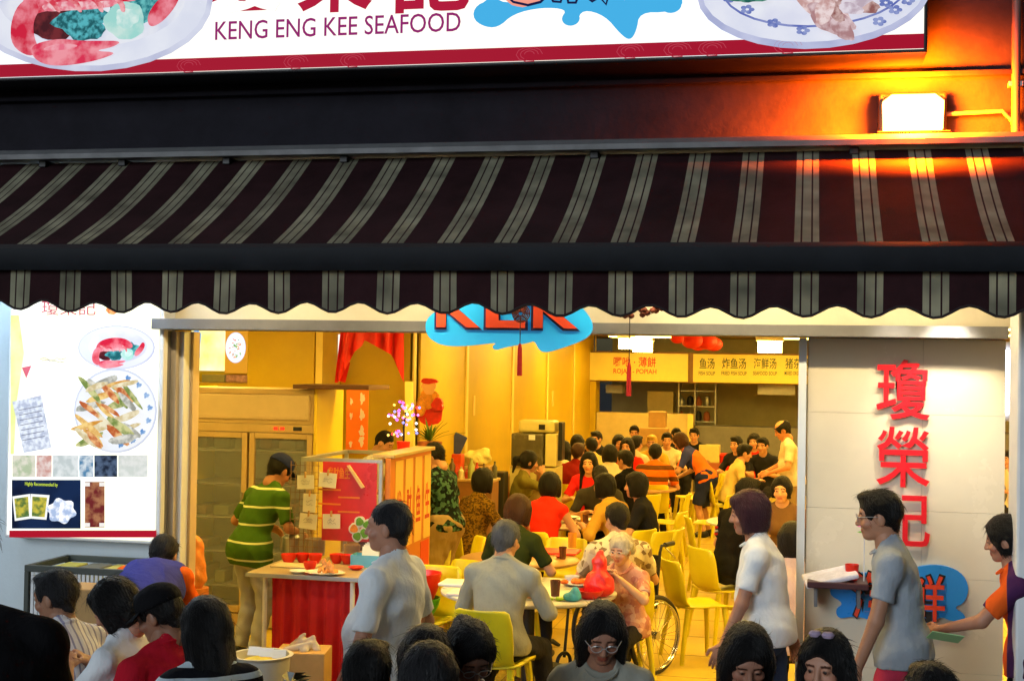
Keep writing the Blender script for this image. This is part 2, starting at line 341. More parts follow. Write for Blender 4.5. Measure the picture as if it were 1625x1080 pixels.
def strands(V, Q, style, seed):
    """loose hairs lying along the hair surface and lifting off at their tips"""
    r = np.random.default_rng(seed); n = 420 if style not in ('buzz', 'bald') else 160
    nr = np.zeros_like(V); fn = np.cross(V[Q[:, 1]] - V[Q[:, 0]], V[Q[:, 2]] - V[Q[:, 0]])
    for i in range(4): np.add.at(nr, Q[:, i], fn)
    nr /= np.linalg.norm(nr, axis=1)[:, None] + 1e-9
    ok = np.where((np.linalg.norm(V - _v((0, 0, .02)), axis=1) > .08) & ~((V[:, 1] > .075) & (V[:, 2] < .05)))[0]; i = r.choice(ok, n); p = V[i]; m = nr[i]
    g = np.stack([V[i][:, 0]*3 + r.normal(0, .25, n), -.35 - .5*(V[i][:, 1] < 0) + r.normal(0, .25, n), -1 + r.normal(0, .15, n)], 1)
    t = g - m*(g*m).sum(1)[:, None]; t /= np.linalg.norm(t, axis=1)[:, None] + 1e-9; L = r.uniform(.02, .05 if style in ('short', 'grey', 'buzz', 'perm') else .075, n)[:, None]; lift = r.uniform(.0, .011, n)[:, None]; s = np.cross(m, t); w = .0011
    pts = [p - m*.001, p + t*L*.5 + m*lift*.7, p + t*L + m*lift*.9]; out = []; q = []
    for j, a in enumerate(pts): out += [a - s*w*(1 - .4*j), a + s*w*(1 - .4*j), a + m*w*1.5*(1 - .4*j)]
    A = np.concatenate(out); b0 = len(V); ar = np.arange(n)
    for j in (0, 1):
        for u, v in ((0, 1), (1, 2), (2, 0)): q.append(np.stack([b0 + (3*j + u)*n + ar, b0 + (3*j + v)*n + ar, b0 + (3*j + 3 + v)*n + ar, b0 + (3*j + 3 + u)*n + ar], 1))
    return np.concatenate([V, A]), np.concatenate([Q] + q)
SKIN = mat('skin', (1, 1, 1), .5, .08, 12, .12, 180, vcol=True, spec=.4)
HAIRC = {'black': (13, 12, 13), 'brown': (62, 34, 18), 'purple': (66, 34, 44), 'grey': (92, 96, 102), 'white': (214, 205, 180), 'dgrey': (34, 34, 37), 'gold': (190, 150, 60)}
def hairmat(c): return mat('hair_' + c, lin(HAIRC[c]), .45, .35, 9, .6, 90, spec=.28, stretch=(6, 6, 1))
N_P = 0
def person(label, at, yaw, H=1.66, sit=False, lean=6, hunch=8, side=0, twist=0, head=(0, 0, 0), hands=(None, None), feet=None, seat=.45, w=1.0, belly=0, fem=False,
           hair=('short', 'black'), skin=(196, 146, 112), shirt=None, sleeve=.75, bottom=None, legs='trousers', hem=-.06, near=False, group=None, curl=.5, glasses=False, cap=None, neck=.07, shoes=(30, 28, 28), collar=False, extra=None, chair_label=None):
    global N_P
    N_P += 1; seed = N_P*1.7; T = thing('person', label, 'person', at if len(at) == 3 else (0, 0, 0), R(yaw), group); k = H/1.7; hb = .011 if near else .0165; hh = .0048 if near else .0085
    hip = _v((0, 0, (seat + .1) if sit else .89*k)); la, lb = R(lean), R(lean + hunch); sd = R(side)
    u1 = _v((math.sin(sd)*.7, math.sin(la), math.cos(la))); u1 /= np.linalg.norm(u1); u2 = _v((math.sin(sd), math.sin(lb), math.cos(lb))); u2 /= np.linalg.norm(u2)
    tw = R(twist); rx = _v((math.cos(tw), math.sin(tw), 0)); mid = hip + u1*.24*k; S = mid + u2*.27*k
    r1 = rotm(np.cross(u1, _v((1, 0, 0))), u1); r1 = np.stack([_v((1, 0, 0)), np.cross(u1, _v((1, 0, 0))), u1], 1); f2 = np.cross(u2, rx); r2 = np.stack([rx, f2, u2], 1)
    sw = (.165 if fem else .185)*k*(.5 + .5*w); sh = [S + rx*x*sw - u2*.045 for x in (-1, 1)]
    un = u2*.6 + _v((0, .12, .4)); un /= np.linalg.norm(un); Hc = S + un*.175*k + f2*.012
    hp, hy, hr = (R(a) for a in head); hy += tw
    Hm = np.array((Matrix.Rotation(hy, 3, 'Z') @ Matrix.Rotation(-hp - lb*.25, 3, 'X') @ Matrix.Rotation(hr, 3, 'Y')))
    if len(at) == 2:                            # (column, row) of the crown of the head in the picture
        zt = Hc[2] + .128*k; hy_ = 580 + (at[0] - 812)*.0166; sc = (at[1] - hy_)/(CAM.z - zt); p_ = spot(at[0], sc); cy, sy = math.cos(R(yaw)), math.sin(R(yaw))
        T.location = (p_.x - (Hc[0]*cy - Hc[1]*sy), p_.y - (Hc[0]*sy + Hc[1]*cy), 0)
    el = []; wr = []
    for i, x in enumerate((-1, 1)):
        t = hands[i]
        if t is None: t = (x*.16, .36, .80) if sit else sh[i] + _v((x*.07, .05, -.53*k))
        e, q = ik(sh[i], t, .29*k, .255*k, (x*.55, -.35, -.6)); el.append(e); wr.append(q)
    kn = []; an = []; hj = [hip + _v((x*.088*k, 0, -.01)) for x in (-1, 1)]
    for i, x in enumerate((-1, 1)):
        t = feet[i] if feet else ((x*.13, .40, .08) if sit else (x*.1, 0, .08)); e, q = ik(hj[i], t, .42*k, .40*k, (x*.12, 1, .25)); kn.append(e); an.append(q)
    def torso(s, inf=0, upper=True, lower=True):
        if lower: s.ell(hip + u1*.01, (.158*w*k, .112*w*k, .125*k), .05, r1, inf)
        s.ell(hip + u1*.17*k, ((.128 if fem else .14)*w*k, .1*w*k, .16*k), .06, r1, inf)
        if upper:
            s.ell(mid + u2*.11*k, ((.142 if fem else .158)*w*k, .108*w*k, .175*k), .06, r2, inf)
            s.cone(sh[0] - u2*.02, sh[1] - u2*.02, .048*k, .048*k, .06, inf=inf); s.cone(S - u2*.03, S + un*.05, .058*k, .048*k, .05, inf=inf*.6)
            for x in (0, 1): s.cone(S + un*.03, sh[x] - u2*.005, .04*k, .045*k, .04, inf=inf*.7)
            if fem:
                for x in (-1, 1): s.ell(mid + u2*.09*k + rx*x*.062*k + f2*.085*k, (.05*k, .045*k, .052*k), .04, r2, inf)
        if belly: s.ell(hip + u1*.17*k + _v((0, .05 + belly*.4, 0)), (.13*w*k, .08*k + belly, .15*k), .06, r1, inf)
        return s
    b = torso(Sdf()); b.cone(S, Hc - un*.06, .054*k, .05*k, .03)
    for i in (0, 1):
        b.cone(sh[i], el[i], .047*k, .038*k, .03); b.cone(el[i], wr[i], .039*k, .026*k, .015)
        b.cone(hj[i], kn[i], .082*k*w, .055*k, .05); m_ = kn[i]*.65 + an[i]*.35; b.cone(kn[i], m_, .054*k, .05*k, .03); b.cone(m_, an[i], .05*k, .034*k, .03)
        b.ell(an[i] + _v((0, .06, -.045)), (.042, .12, .035), .03)
    V, Q = b.net(hb); Vs = [V]; Qs = [Q]; Cs = [np.ones((len(V), 3))]
    hv, hq, hc = head_mesh(hh, fem); n = len(V); Vs.append(hv*k*1.02 @ Hm.T + Hc); Qs.append(hq + n); Cs.append(hc); n += len(hv)
    for i, x in enumerate((-1, 1)):
        dv = wr[i] - el[i]; dv /= np.linalg.norm(dv); Mh = rotm(dv, _v((x*.75, -.15, .65)) if not sit else _v((x*.2, -.3, .9)))
        pv, pq = hand_mesh(.0055 if near else .008, curl); pv = pv.copy()
        if x < 0: pv[:, 0] *= -1; pq = pq[:, ::-1]
        Vs.append(pv*k @ Mh.T + wr[i]); Qs.append(pq + n); Cs.append(np.ones((len(pv), 3))); n += len(pv)
    C = np.concatenate(Cs)*_v(lin(skin)); npmesh('body', np.concatenate(Vs), np.concatenate(Qs), SKIN, T, C)
    if hair:
        V, Q = hair_mesh(hair[0], .007 if near else .011)
        if near: V, Q = strands(V, Q, hair[0], N_P)
        npmesh('hair', V*k*1.02 @ Hm.T + Hc, Q, hairmat(hair[1]), T)
    if shirt:
        s = torso(Sdf(), .014 if not fem else .011); s.ell(hip + u1*.0, (.17*w*k, .128*w*k, .15*k), .06, r1, .02)
        if not sit:
            for i in (0, 1): s.cone(hj[i], hj[i]*.75 + kn[i]*.25, .108*k*w, .1*k*w, .06)
        else:
            for i in (0, 1): s.cone(hj[i], hj[i]*.8 + kn[i]*.2, .106*k*w, .09*k*w, .05)
        for i in (0, 1):
            if sleeve > 0:
                c1 = min(sleeve, 1); s.cone(sh[i] - u2*.012, el[i], .058*k, .056*k, .03, cut=c1 if sleeve < 1 else None)
                if sleeve > 1: s.cone(el[i], wr[i], .05*k, .04*k, .02, cut=sleeve - 1)
        s.ell(S + un*.075 + f2*.03, (neck, neck*1.05, .07), .008, np.array(r2), sub=True)
        hp0 = hip + u1*hem; V, Q = s.net(hb*.85, [(hp0, -u1)], .0036, seed); npmesh('shirt', V, Q, shirt, T)
        if near and not collar:
            c = S + un*.03; MB().tube([c + rx*(neck + .002)*math.cos(a) + f2*(.03 + neck*math.sin(a)) - u2*.03*math.sin(a) for a in np.linspace(0, 2*math.pi, 22)[:-1]], .0065, 6, closed=True).build('neckband', shirt, T, True)
        if collar:
            c = S + un*.035; mbk = MB(); mbk.tube([c + rx*.066*math.cos(a) + f2*(.062*math.sin(a) - .0) + u2*(-.012*math.sin(a)) for a in np.linspace(0, 2*math.pi, 18)[:-1]], .014, 6, closed=True); mbk.build('collar', shirt, T, True)
    if bottom:
        s = Sdf(); s.ell(hip + u1*.01, (.158*w*k, .112*w*k, .125*k), .05, r1, .008); s.ell(hip + u1*.1*k, (.14*w*k, .1*w*k, .1*k), .05, r1, .004)
        cl = [(hip + u1*.11, u1)]
        for i in (0, 1):
            if legs == 'trousers':
                s.cone(hj[i], kn[i], .088*k*w, .07*k, .045); s.cone(kn[i], an[i], .069*k, .058*k, .02, cut=.97)
            elif legs == 'shorts': s.cone(hj[i], kn[i], .094*k*w, .082*k, .045, cut=.85)
            else: s.cone(hj[i], kn[i], .1*k*w, .1*k, .14, cut=.95)
        V, Q = s.net(hb, cl, .006, seed + 3); npmesh('skirt' if legs == 'skirt' else legs, V, Q, bottom, T)
    sm = mat('shoe_%d' % shoes[0], lin(shoes), .5, .2)
    for i in (0, 1):
        s = Sdf(); s.ell(an[i] + _v((0, .065, -.042)), (.047, .135, .036), .02); s.ell(an[i] + _v((0, -.005, -.015)), (.043, .055, .045), .03)
        V, Q = s.net(.014, [(an[i] - _v((0, 0, .078)), (0, 0, -1))]); npmesh('shoe', V, Q, sm, T)
    def hl(p): return Hm @ (_v(p)*k*1.02) + Hc
    if glasses:
        g = MB()
        for x in (-1, 1):
            g.tube([hl((x*.032 + .024*math.cos(a), .112 - .006*abs(math.cos(a)), .006 + .017*math.sin(a))) for a in np.linspace(0, 6.283, 15)[:-1]], .0018, 5, closed=True)
            g.tube([hl((x*.056, .107, .012)), hl((x*.078, .06, .012)), hl((x*.082, -.005, .006))], .0018, 5)
        g.tube([hl((-.008, .112, .01)), hl((.008, .112, .01))], .0018, 5)
        g.build('glasses', mat('spectacle_frame', (.02, .02, .022) if glasses is True else (.5, .48, .46), .3, 0, metal=.3), T)
    if cap:
        s = Sdf(); s.ell((0, -.012, .06), (.098, .112, .085), .02)
        V, Q = s.net(.008, [(_v((0, 0, .035)), _v((0, -.1, -1)))], .0012); o = npmesh('cap', V*k*1.02 @ Hm.T + Hc, Q, cap[0], T)
        br = MB(); nn = 13; n1 = 1 if cap[1] == 'cap' else 0
        a0, a1 = (R(25), R(155)) if n1 else (0, 2*math.pi)
        vs = []
        for a in np.linspace(a0, a1, 25):
            for rr, dz in ((.95, .0), (1.55 if n1 else 1.32, -.03 if n1 else -.045)): vs.append((.094*rr*math.cos(a), -.012 + .11*rr*math.sin(a), .045 + dz))
        top = [hl(v) for v in vs]; bot = [hl((v[0], v[1], v[2] - .006)) for v in vs]; fs = []
        for i in range(24): fs += [(2*i, 2*i + 1, 2*i + 3, 2*i + 2), (50 + 2*i, 50 + 2*i + 2, 50 + 2*i + 3, 50 + 2*i + 1), (2*i + 1, 50 + 2*i + 1, 50 + 2*i + 3, 2*i + 3)]
        br.add(top + bot, fs); br.build('brim', cap[0], T, True)
    if chair_label: chair(T.location.xy + Vector((math.sin(R(yaw))*.03, -math.cos(R(yaw))*.03)), yaw, chair_label)
    if extra: extra(T, hl, S, rx, u2, f2, hip, wr)
    return T
# ================================================================== the setting
YF = 8.3; YS = 7.95; ZL = 2.55; ZC = 2.98
XL, XR = -14.0, 12.0
M_ground = mat('paving_outside', (.10, .095, .09), .8, .3, 3, .3, 40)
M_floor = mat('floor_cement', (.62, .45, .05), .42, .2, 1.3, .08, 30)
M_cream = mat('cream_paint', (.66, .6, .47), .6, .1, 2, .06, 30)
M_wallL = mat('pale_blue_paint', (.62, .70, .74), .55, .08, 2, .06, 40)
M_dark = mat('navy_black_paint', (.017, .016, .022), .75, .35, 3, .25, 18, spec=.06)
M_alu = mat('aluminium', (.42, .43, .45), .38, .12, 9, metal=.75)
M_alud = mat('grey_frame', (.16, .16, .17), .5, .15, 6)
M_white = mat('white_enamel', (.74, .76, .78), .45, .06, 5)
M_black = mat('black_rubber', (.012, .012, .014), .5, .2)
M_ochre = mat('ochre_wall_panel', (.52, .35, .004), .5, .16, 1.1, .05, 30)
M_strip = mat('yellow_strip', (.80, .62, .16), .45, .06)
M_ceil = mat('ceiling_paint', (.66, .46, .14), .7, .06)
g = mesh('ground', [(-120, -120, 0), (120, -120, 0), (120, 200, 0), (-120, 200, 0)], [(0, 1, 2, 3)], M_ground); tag(g, kind='structure')
XS0 = P(655, 590, 13.9).x                         # side wall of the dining hall
fl = MB()
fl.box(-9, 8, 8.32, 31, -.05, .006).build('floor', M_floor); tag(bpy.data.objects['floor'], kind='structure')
jt = MB()
for i in range(26): jt.box(-9, 8, 8.9 + i*.8, 8.903 + i*.8, .0065, .0085)
for i in range(20): jt.box(-8.6 + i*.8, -8.597 + i*.8, 8.4, 30, .0065, .0085)
jt.build('tile_joint', mat('floor_joint', (.3, .22, .12), .8, .1), bpy.data.objects['floor'])

# ---- building shell
BL = thing('restaurant_building', 'dark upper storey wall of the restaurant above the awning and lit hall', 'building', (0, YF, 0))
def part(name, m, x0, x1, y0, y1, z0, z1, bev=.004, parent=None):
    p = parent or BL; L = p.location
    return MB().box(x0 - L.x, x1 - L.x, y0 - L.y, y1 - L.y, z0 - L.z, z1 - L.z, 0, bev).build(name, m, p)
xpl = P(252, 700, YF).x; xpr = P(1600, 700, YF).x
part('fascia_wall', M_dark, XL, XR, YF, YF + .2, 3.62, 7.5)
part('fascia_ledge', M_dark, XL, XR, YF - .06, YF - .001, 4.07, 4.1)
part('soffit_band', M_cream, xpl - .1, xpr + .3, YF + .02, YF + .2, 2.62, 3.62)
part('side_wall', M_wallL, XL, xpl - .005, YF + .01, YF + .2, 0, 3.62)
part('right_wall', M_wallL, xpr + .8, XR, YF + .01, YF + .2, 0, 3.62)
part('ceiling', M_ceil, -9, 8, YF + .21, 30, ZC, ZC + .1)
yb = 14.2
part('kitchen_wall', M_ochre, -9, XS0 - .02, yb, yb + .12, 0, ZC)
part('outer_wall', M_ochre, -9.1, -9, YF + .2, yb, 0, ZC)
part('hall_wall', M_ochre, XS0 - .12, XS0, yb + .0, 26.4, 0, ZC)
part('far_wall', mat('stall_grey', (.52, .5, .3), .6, .15, 2), XS0, 8, 29, 29.1, 0, ZC)
part('hall_right_wall', M_cream, 7.9, 8, YF + .2, 29, 0, ZC)
def YX(px):                                        # where column px meets the side wall
    return PX(px, 590, XS0).y
for px in (656, 740, 813, 868, 910, 944):
    yy = YX(px); part('wall_strip', M_strip, XS0 + .001, XS0 + .02, yy - .05, yy + .05, 0, ZC - .01)
for px, py0, py1 in ((745, 628, 660), (873, 620, 645)):
    yy = YX(px) + .25; z1 = PX(px, py0, XS0).z; z0 = PX(px, py1, XS0).z
    part('wall_notice', mat('notice_paper', (.75, .55, .2), .7, .1), XS0 + .001, XS0 + .008, yy - .05, yy + .05, z0, z1)
# ---- door frame with lintel
DF = thing('door_frame', 'grey aluminium door frame with long lintel across the open shopfront', 'door frame', (P(270, 700, YF).x, YF, 0))
part('lintel', M_alud, P(240, 515, 8.1).x, P(1601, 520, 8.1).x, YF - .2, YF + .1, P(700, 527, 8.1).z, P(700, 512, 8.1).z + .01, parent=DF)
part('jamb', M_alud, P(252, 700, 8.2).x, P(263, 700, 8.2).x, YF - .1, YF + .08, 0, ZL - .01, parent=DF)
part('jamb', mat('beige_frame', (.45, .40, .33), .5, .1), P(265, 700, 8.25).x, P(277, 700, 8.25).x, YF - .05, YF + .1, 0, ZL - .01, parent=DF)
part('jamb', M_white, P(278, 700, 8.3).x, P(289, 700, 8.3).x, YF + .0, YF + .14, 0, ZL - .01, parent=DF)
part('door_edge', mat('beige_frame2', (.62, .46, .26), .5, .1), P(290, 700, 8.4).x, P(304, 700, 8.4).x, YF + .1, YF + .2, 0, ZL - .01, parent=DF)
# ---- tiled wall on the right with the shop name
x0, x1 = P(1279, 700, YF).x, P(1597, 700, YF).x
TW = thing('tiled_wall', 'cream tiled wall panel carrying tall red shop name characters', 'wall', ((x0 + x1)/2, YF, 0))
part('wall_core', M_cream, x0 + .004, x1 - .004, YF + .02, YF + .16, 0, ZL - .004, parent=TW)
mt = mat('cream_tile', (.70, .63, .49), .25, .06, 1.5, spec=.5)
zj = [0, .06, .62, 1.16, P(1440, 810, YF).z, P(1440, 657, YF).z, ZL - .006]
zj = sorted(zj)
for i in range(len(zj) - 1):
    for a, b in ((x0 + .006, (x0 + x1)/2 + .1), ((x0 + x1)/2 + .1, x1 - .006)):
        part('tile', mt, a + .0006, b - .0006, YF + .004, YF + .03, zj[i] + .0007, zj[i + 1] - .0007, .0006, TW)
part('corner_trim', mat('blue_white_trim', (.66, .72, .78), .4, .05), P(1266, 700, YF).x, x0, YF - .03, YF + .18, 0, ZL - .008, parent=TW)
M_red = mat('red_acrylic', lin((222, 30, 42)), .3, .05, spec=.5)
for ch, (ya, yb_) in zip('瓊榮記', ((570, 665), (677, 772), (779, 866))):
    xa, xb = P(1391, ya, YF).x, P(1476, ya, YF).x
    text('character', ch, M_red, TW, xa - TW.location.x, xb - TW.location.x, P(1433, yb_, YF).z, P(1433, ya, YF).z, -.012, .016, .008)
BS = thing('blue_splash_logo', 'blue splash shaped board with red seafood characters low on the tiled wall', 'sign', (P(1430, 945, YF).x, YF, P(1430, 945, YF).z))
M_blue = mat('sky_blue_acrylic', lin((40, 140, 225)), .3, .05, spec=.5)
def splash(px_pts, Y, o): return [(P(x, y, Y).x - o.location.x, P(x, y, Y).z - o.location.z) for x, y in px_pts]
MB().prism(soft(splash([(1312, 940), (1330, 915), (1370, 905), (1420, 912), (1450, 898), (1490, 893), (1525, 905), (1538, 930), (1530, 955), (1512, 962), (1530, 972), (1532, 984), (1510, 984), (1490, 975), (1478, 992), (1455, 996), (1430, 985), (1400, 990), (1372, 978), (1350, 976), (1330, 980), (1325, 965), (1340, 955)], YF, BS)), -.03, 0).build('board', M_blue, BS)
for ch, xa, xb in (('海', 1350, 1412), ('鲜', 1434, 1502)):
    X0, X1 = P(xa, 940, YF).x - BS.location.x, P(xb, 940, YF).x - BS.location.x; Z0, Z1 = P(1440, 985, YF).z - BS.location.z, P(1440, 905, YF).z - BS.location.z
    text('character_outline', ch, M_black, BS, X0, X1, Z0, Z1, -.031, .006, .04); text('character', ch, mat('orange_red_paint', lin((225, 70, 40)), .4, .05), BS, X0 + .012, X1 - .012, Z0 + .012, Z1 - .012, -.0375, .004, .012)
# ---- white post at the right edge
xp = P(1613, 800, 7.5).x
WP = thing('white_post', 'white painted square post at the shopfront beside the tiled wall', 'post', (xp + .15, 7.65, 0))
part('shaft', M_white, xp, xp + .3, 7.5, 7.8, 0.09, 2.72, .015, WP); part('base', M_white, xp - .03, xp + .33, 7.47, 7.83, 0, .09, .01, WP)
part('switch_box', M_alud, xp + .05, xp + .16, 7.46, 7.499, 1.75, 1.95, .008, WP)
# ---- awning
YA0, YA1 = 8.14, 7.02; ZA0, ZA1 = P(1280, 240, YA0).z, P(1280, 388, YA1).z; ZV0 = P(1280, 430, YA1).z; ZV1 = P(1280, 502, YA1 - .02).z
PER = (P(1480, 460, YA1).x - P(273, 460, YA1).x)/13.0; XST = P(1279, 460, YA1).x
AW = thing('striped_awning', 'maroon and cream striped retractable awning with scalloped valance over the shopfront', 'awning', (XST, YA0, ZA0))
def stripe_mat():
    m = mat('awning_canvas', (.036, .013, .016), .85, .5, 2.2, .15, 120, spec=.15); nt = m.node_tree; L = nt.links.new; b = nt.nodes['Principled BSDF']
    tc = nt.nodes.new('ShaderNodeTexCoord'); sp = nt.nodes.new('ShaderNodeSeparateXYZ'); L(tc.outputs['Object'], sp.inputs[0])
    def M(op, a, v): 
        n = nt.nodes.new('ShaderNodeMath'); n.operation = op; L(a, n.inputs[0]); n.inputs[1].default_value = v; return n.outputs[0]
    fr = M('FRACT', M('ADD', M('DIVIDE', sp.outputs[0], PER), 40.5), 0); ab = M('ABSOLUTE', M('SUBTRACT', fr, .5), 0)
    band = M('LESS_THAN', ab, .2); d = M('ABSOLUTE', M('SUBTRACT', ab, .085), 0); gap = M('GREATER_THAN', d, .014)
    mm = nt.nodes.new('ShaderNodeMath'); mm.operation = 'MULTIPLY'; L(band, mm.inputs[0]); L(gap, mm.inputs[1])
    old = b.inputs['Base Color'].links[0].from_socket; mx = nt.nodes.new('ShaderNodeMix'); mx.data_type = 'RGBA'
    cr = nt.nodes.new('ShaderNodeMix'); cr.data_type = 'RGBA'; cr.blend_type = 'MULTIPLY'; cr.inputs[0].default_value = 1; cr.inputs[6].default_value = (.31, .30, .215, 1)
    n = nt.nodes.new('ShaderNodeTexNoise'); n.inputs['Scale'].default_value = 5; L(tc.outputs['Object'], n.inputs['Vector']); L(n.outputs[0], cr.inputs[7])
    sc_ = nt.nodes.new('ShaderNodeMix'); sc_.data_type = 'RGBA'; sc_.blend_type = 'MULTIPLY'; sc_.inputs[0].default_value = 1; L(cr.outputs[2], sc_.inputs[6]); sc_.inputs[7].default_value = (1.7, 1.7, 1.7, 1)
    L(mm.outputs[0], mx.inputs[0]); L(old, mx.inputs[6]); L(sc_.outputs[2], mx.inputs[7]); L(mx.outputs[2], b.inputs['Base Color'])
    tl = nt.nodes.new('ShaderNodeBsdfTranslucent'); L(mx.outputs[2], tl.inputs[0]); ms = nt.nodes.new('ShaderNodeMixShader'); ms.inputs[0].default_value = .28
    L(b.outputs[0], ms.inputs[1]); L(tl.outputs[0], ms.inputs[2]); L(ms.outputs[0], nt.nodes['Material Output'].inputs[0]); return m
M_can = stripe_mat(); v = []; f = []; nx, ny = 120, 10; xa, xb = -6.4, 3.2
for j in range(ny + 1):
    t = j/ny
    for i in range(nx + 1):
        x = xa + (xb - xa)*i/nx; sag = -.038*math.sin(math.pi*t) + .006*math.sin(x*5.1)*math.sin(math.pi*t)
        v.append((x, (YA1 - YA0)*t, (ZA1 - ZA0)*t + sag))
f = [(j*(nx + 1) + i, (j + 1)*(nx + 1) + i, (j + 1)*(nx + 1) + i + 1, j*(nx + 1) + i + 1) for j in range(ny) for i in range(nx)]
n0 = len(v); v += [(a, b, c - .004) for a, b, c in v]; f += [tuple(n0 + q for q in reversed(t)) for t in f]
mesh('canopy', v, f, M_can, AW, True)
v = []; f = []; nx = 460; yv = YA1 - YA0 - .02
for i in range(nx + 1):
    x = xa + (xb - xa)*i/nx; zb = (ZV1 - ZA0) + .005*math.sin(x*2.3) + .004*math.sin(x*7.1 + 1) + .058*(1 - math.cos(2*math.pi*x/PER))/2*1.0 ; zt = ZV0 - ZA0 + .005; wob = .012*math.sin(x*6.3)
    v += [(x, yv, zt), (x, yv + wob*.5, (zt + zb)/2), (x, yv + wob, zb)]
f = [(3*i + a, 3*i + a + 1, 3*i + a + 4, 3*i + a + 3) for i in range(nx) for a in (0, 1)]
n0 = len(v); v += [(a, b + .004, c) for a, b, c in v]; f += [tuple(n0 + q for q in reversed(t)) for t in f]
vo = mesh('valance', v, f, M_can, AW, True)
MB().tube([(v[3*i + 2][0], v[3*i + 2][1] + .002, v[3*i + 2][2] - .004) for i in range(0, nx + 1, 2)], .0075, 6).build('piping', mat('awning_trim', (.02, .012, .012), .8, .1), vo, True)
fb = MB(); hz = (ZA1 - ZV0)
fb.prism([(-.10, -.02), (-.06, .008), (0, .004), (.03, -.02), (.035, -hz), (-.075, -hz - .006), (-.105, -hz*.7)], xa, xb)
fb.v = [(y, x + YA1 - YA0, z + ZA1 - ZA0) for x, y, z in fb.v]; fb.f = [q[::-1] for q in fb.f]
fb.build('front_bar', mat('bar_paint', (.014, .016, .02), .6, .3, 4, spec=.12), AW, True)
cz0, cz1 = .012, .075
cs = MB(); cs.prism([(-.13, cz0), (-.14, cz0 + .03), (-.10, cz1), (.15, cz1 + .01), (.15, cz0)], xa, xb); cs.v = [(y, x, z) for x, y, z in cs.v]; cs.build('cassette', M_alu, AW)
for px in (75, 200, 365, 550, 945, 1355):
    xx = P(px, 243, YA0).x - XST; MB().box(xx - .025, xx + .025, -.06, .16, -.03, cz0 - .002, 0, .004).build('bracket', M_black, AW)
for xx in (-4.6, -1.2, 1.6):
    MB().tube([(xx, .1, -.06), (xx + .5, -.5, -.42), (xx + .05, YA1 - YA0 + .06, ZA1 - ZA0 - .04)], .025, 8).build('folding_arm', M_alu, AW, True)
# ---- lamps under the awning, on the band over the lintel
M_tube = glow('tube_light', (255, 228, 172), 170); M_tubec = glow('tube_light_cold', (205, 232, 255), 190)
for px in (-60, 90, 350, 640, 1010, 1215, 1480):
    xx = P(px, 480, 7.62).x; lt = thing('batten_light', 'slim batten light hung under the awning behind the valance', 'lamp', (xx, 7.62, 3.0), group='batten lights behind the valance')
    MB().box(-.3, .3, -.05, .05, 0, .05, 0, .006).build('housing', M_white, lt)
    for x_ in (-.2, .2): MB().tube([(x_, 0, .05), (x_, 0, .26)], .005, 6).build('hanger', M_black, lt)
    MB().tube([(-.28, .0, -.02), (.28, .0, -.02)], .016, 10).build('tube', M_tube if px > 200 else M_tubec, lt, True)
for px, en in ((1420, 12), (1508, 62)):
    xx = P(px, 530, 8.0).x; lt = thing('downlight', 'small round spotlight hung under the awning aimed at the tiled wall', 'lamp', (xx, 7.9, 2.82), group='downlights over the tiled wall')
    MB().lathe([(.05, 0), (.055, -.03), (.04, -.035)], n=18).build('rim', M_alu, lt, True); MB().lathe([(.038, -.034), (.038, -.037), (0, -.037)], n=16).build('lens', glow('downlight_lens', (255, 240, 205), 16), lt)
    la = bpy.data.lights.new('downlight_beam', 'SPOT'); la.energy = en; la.spot_size = R(74); la.spot_blend = .95; la.color = (1, .87, .66); la.shadow_soft_size = .04
    lo = bpy.data.objects.new('beam', la); COL.objects.link(lo); lo.parent = lt; lo.location = (0, -.02, -.06); lo.rotation_euler = (R(33), 0, 0)
    MB().tube([(0, 0, 0), (0, 0, .58)], .006, 6).build('hanger', M_black, lt)
# ---- orange floodlight on the fascia
pl = P(1448, 180, YF - .1); FLD = thing('wall_floodlight', 'glowing orange bulkhead floodlight on the dark fascia above the awning', 'lamp', (pl.x, YF, pl.z))
MB().box(-.19, .19, -.10, -.001, -.12, .12, 0, .015).build('housing', M_black, FLD)
MB().prism([(-.165, -.1), (.165, -.1), (.17, .06), (.12, .1), (-.12, .1), (-.17, .06)], -.16, -.101).build('lens', glow('sodium_lens', (255, 178, 84), 14), FLD)
MB().box(-.2, .2, -.22, -.001, -.128, -.1215, 0, .001).build('added_shield', M_black, FLD)  # plate added under the lens to keep its light off the canopy
MB().tube([(.19, -.05, .0), (.5, -.05, .01), (.56, -.04, -.05), (.57, -.04, -.22)], .012, 8).build('conduit', mat('conduit_paint', (.2, .15, .12), .5, .2), FLD, True)
la = bpy.data.lights.new('sodium', 'SPOT'); la.spot_size = R(172); la.spot_blend = .6; la.energy = 7500; la.color = (1, .088, .0006); la.shadow_soft_size = .1
lo = bpy.data.objects.new('sodium_glow', la); COL.objects.link(lo); lo.parent = FLD; lo.location = (0, -.30, .02); lo.rotation_euler = (R(72), 0, 0)
xpp = P(1612, 150, YF - .05).x
DP = thing('drain_pipe', 'thin vertical pipe on the dark fascia beside the floodlight', 'pipe', (xpp, YF, 3.7))
MB().tube([(0, -.05, 0), (0, -.05, 2.5)], .025, 10).build('pipe', mat('pipe_paint', (.12, .08, .07), .5, .2), DP, True)
for z in (.3, 1.3): MB().box(-.04, .04, -.06, -.001, z, z + .03, 0, .003).build('clip', M_alu, DP)
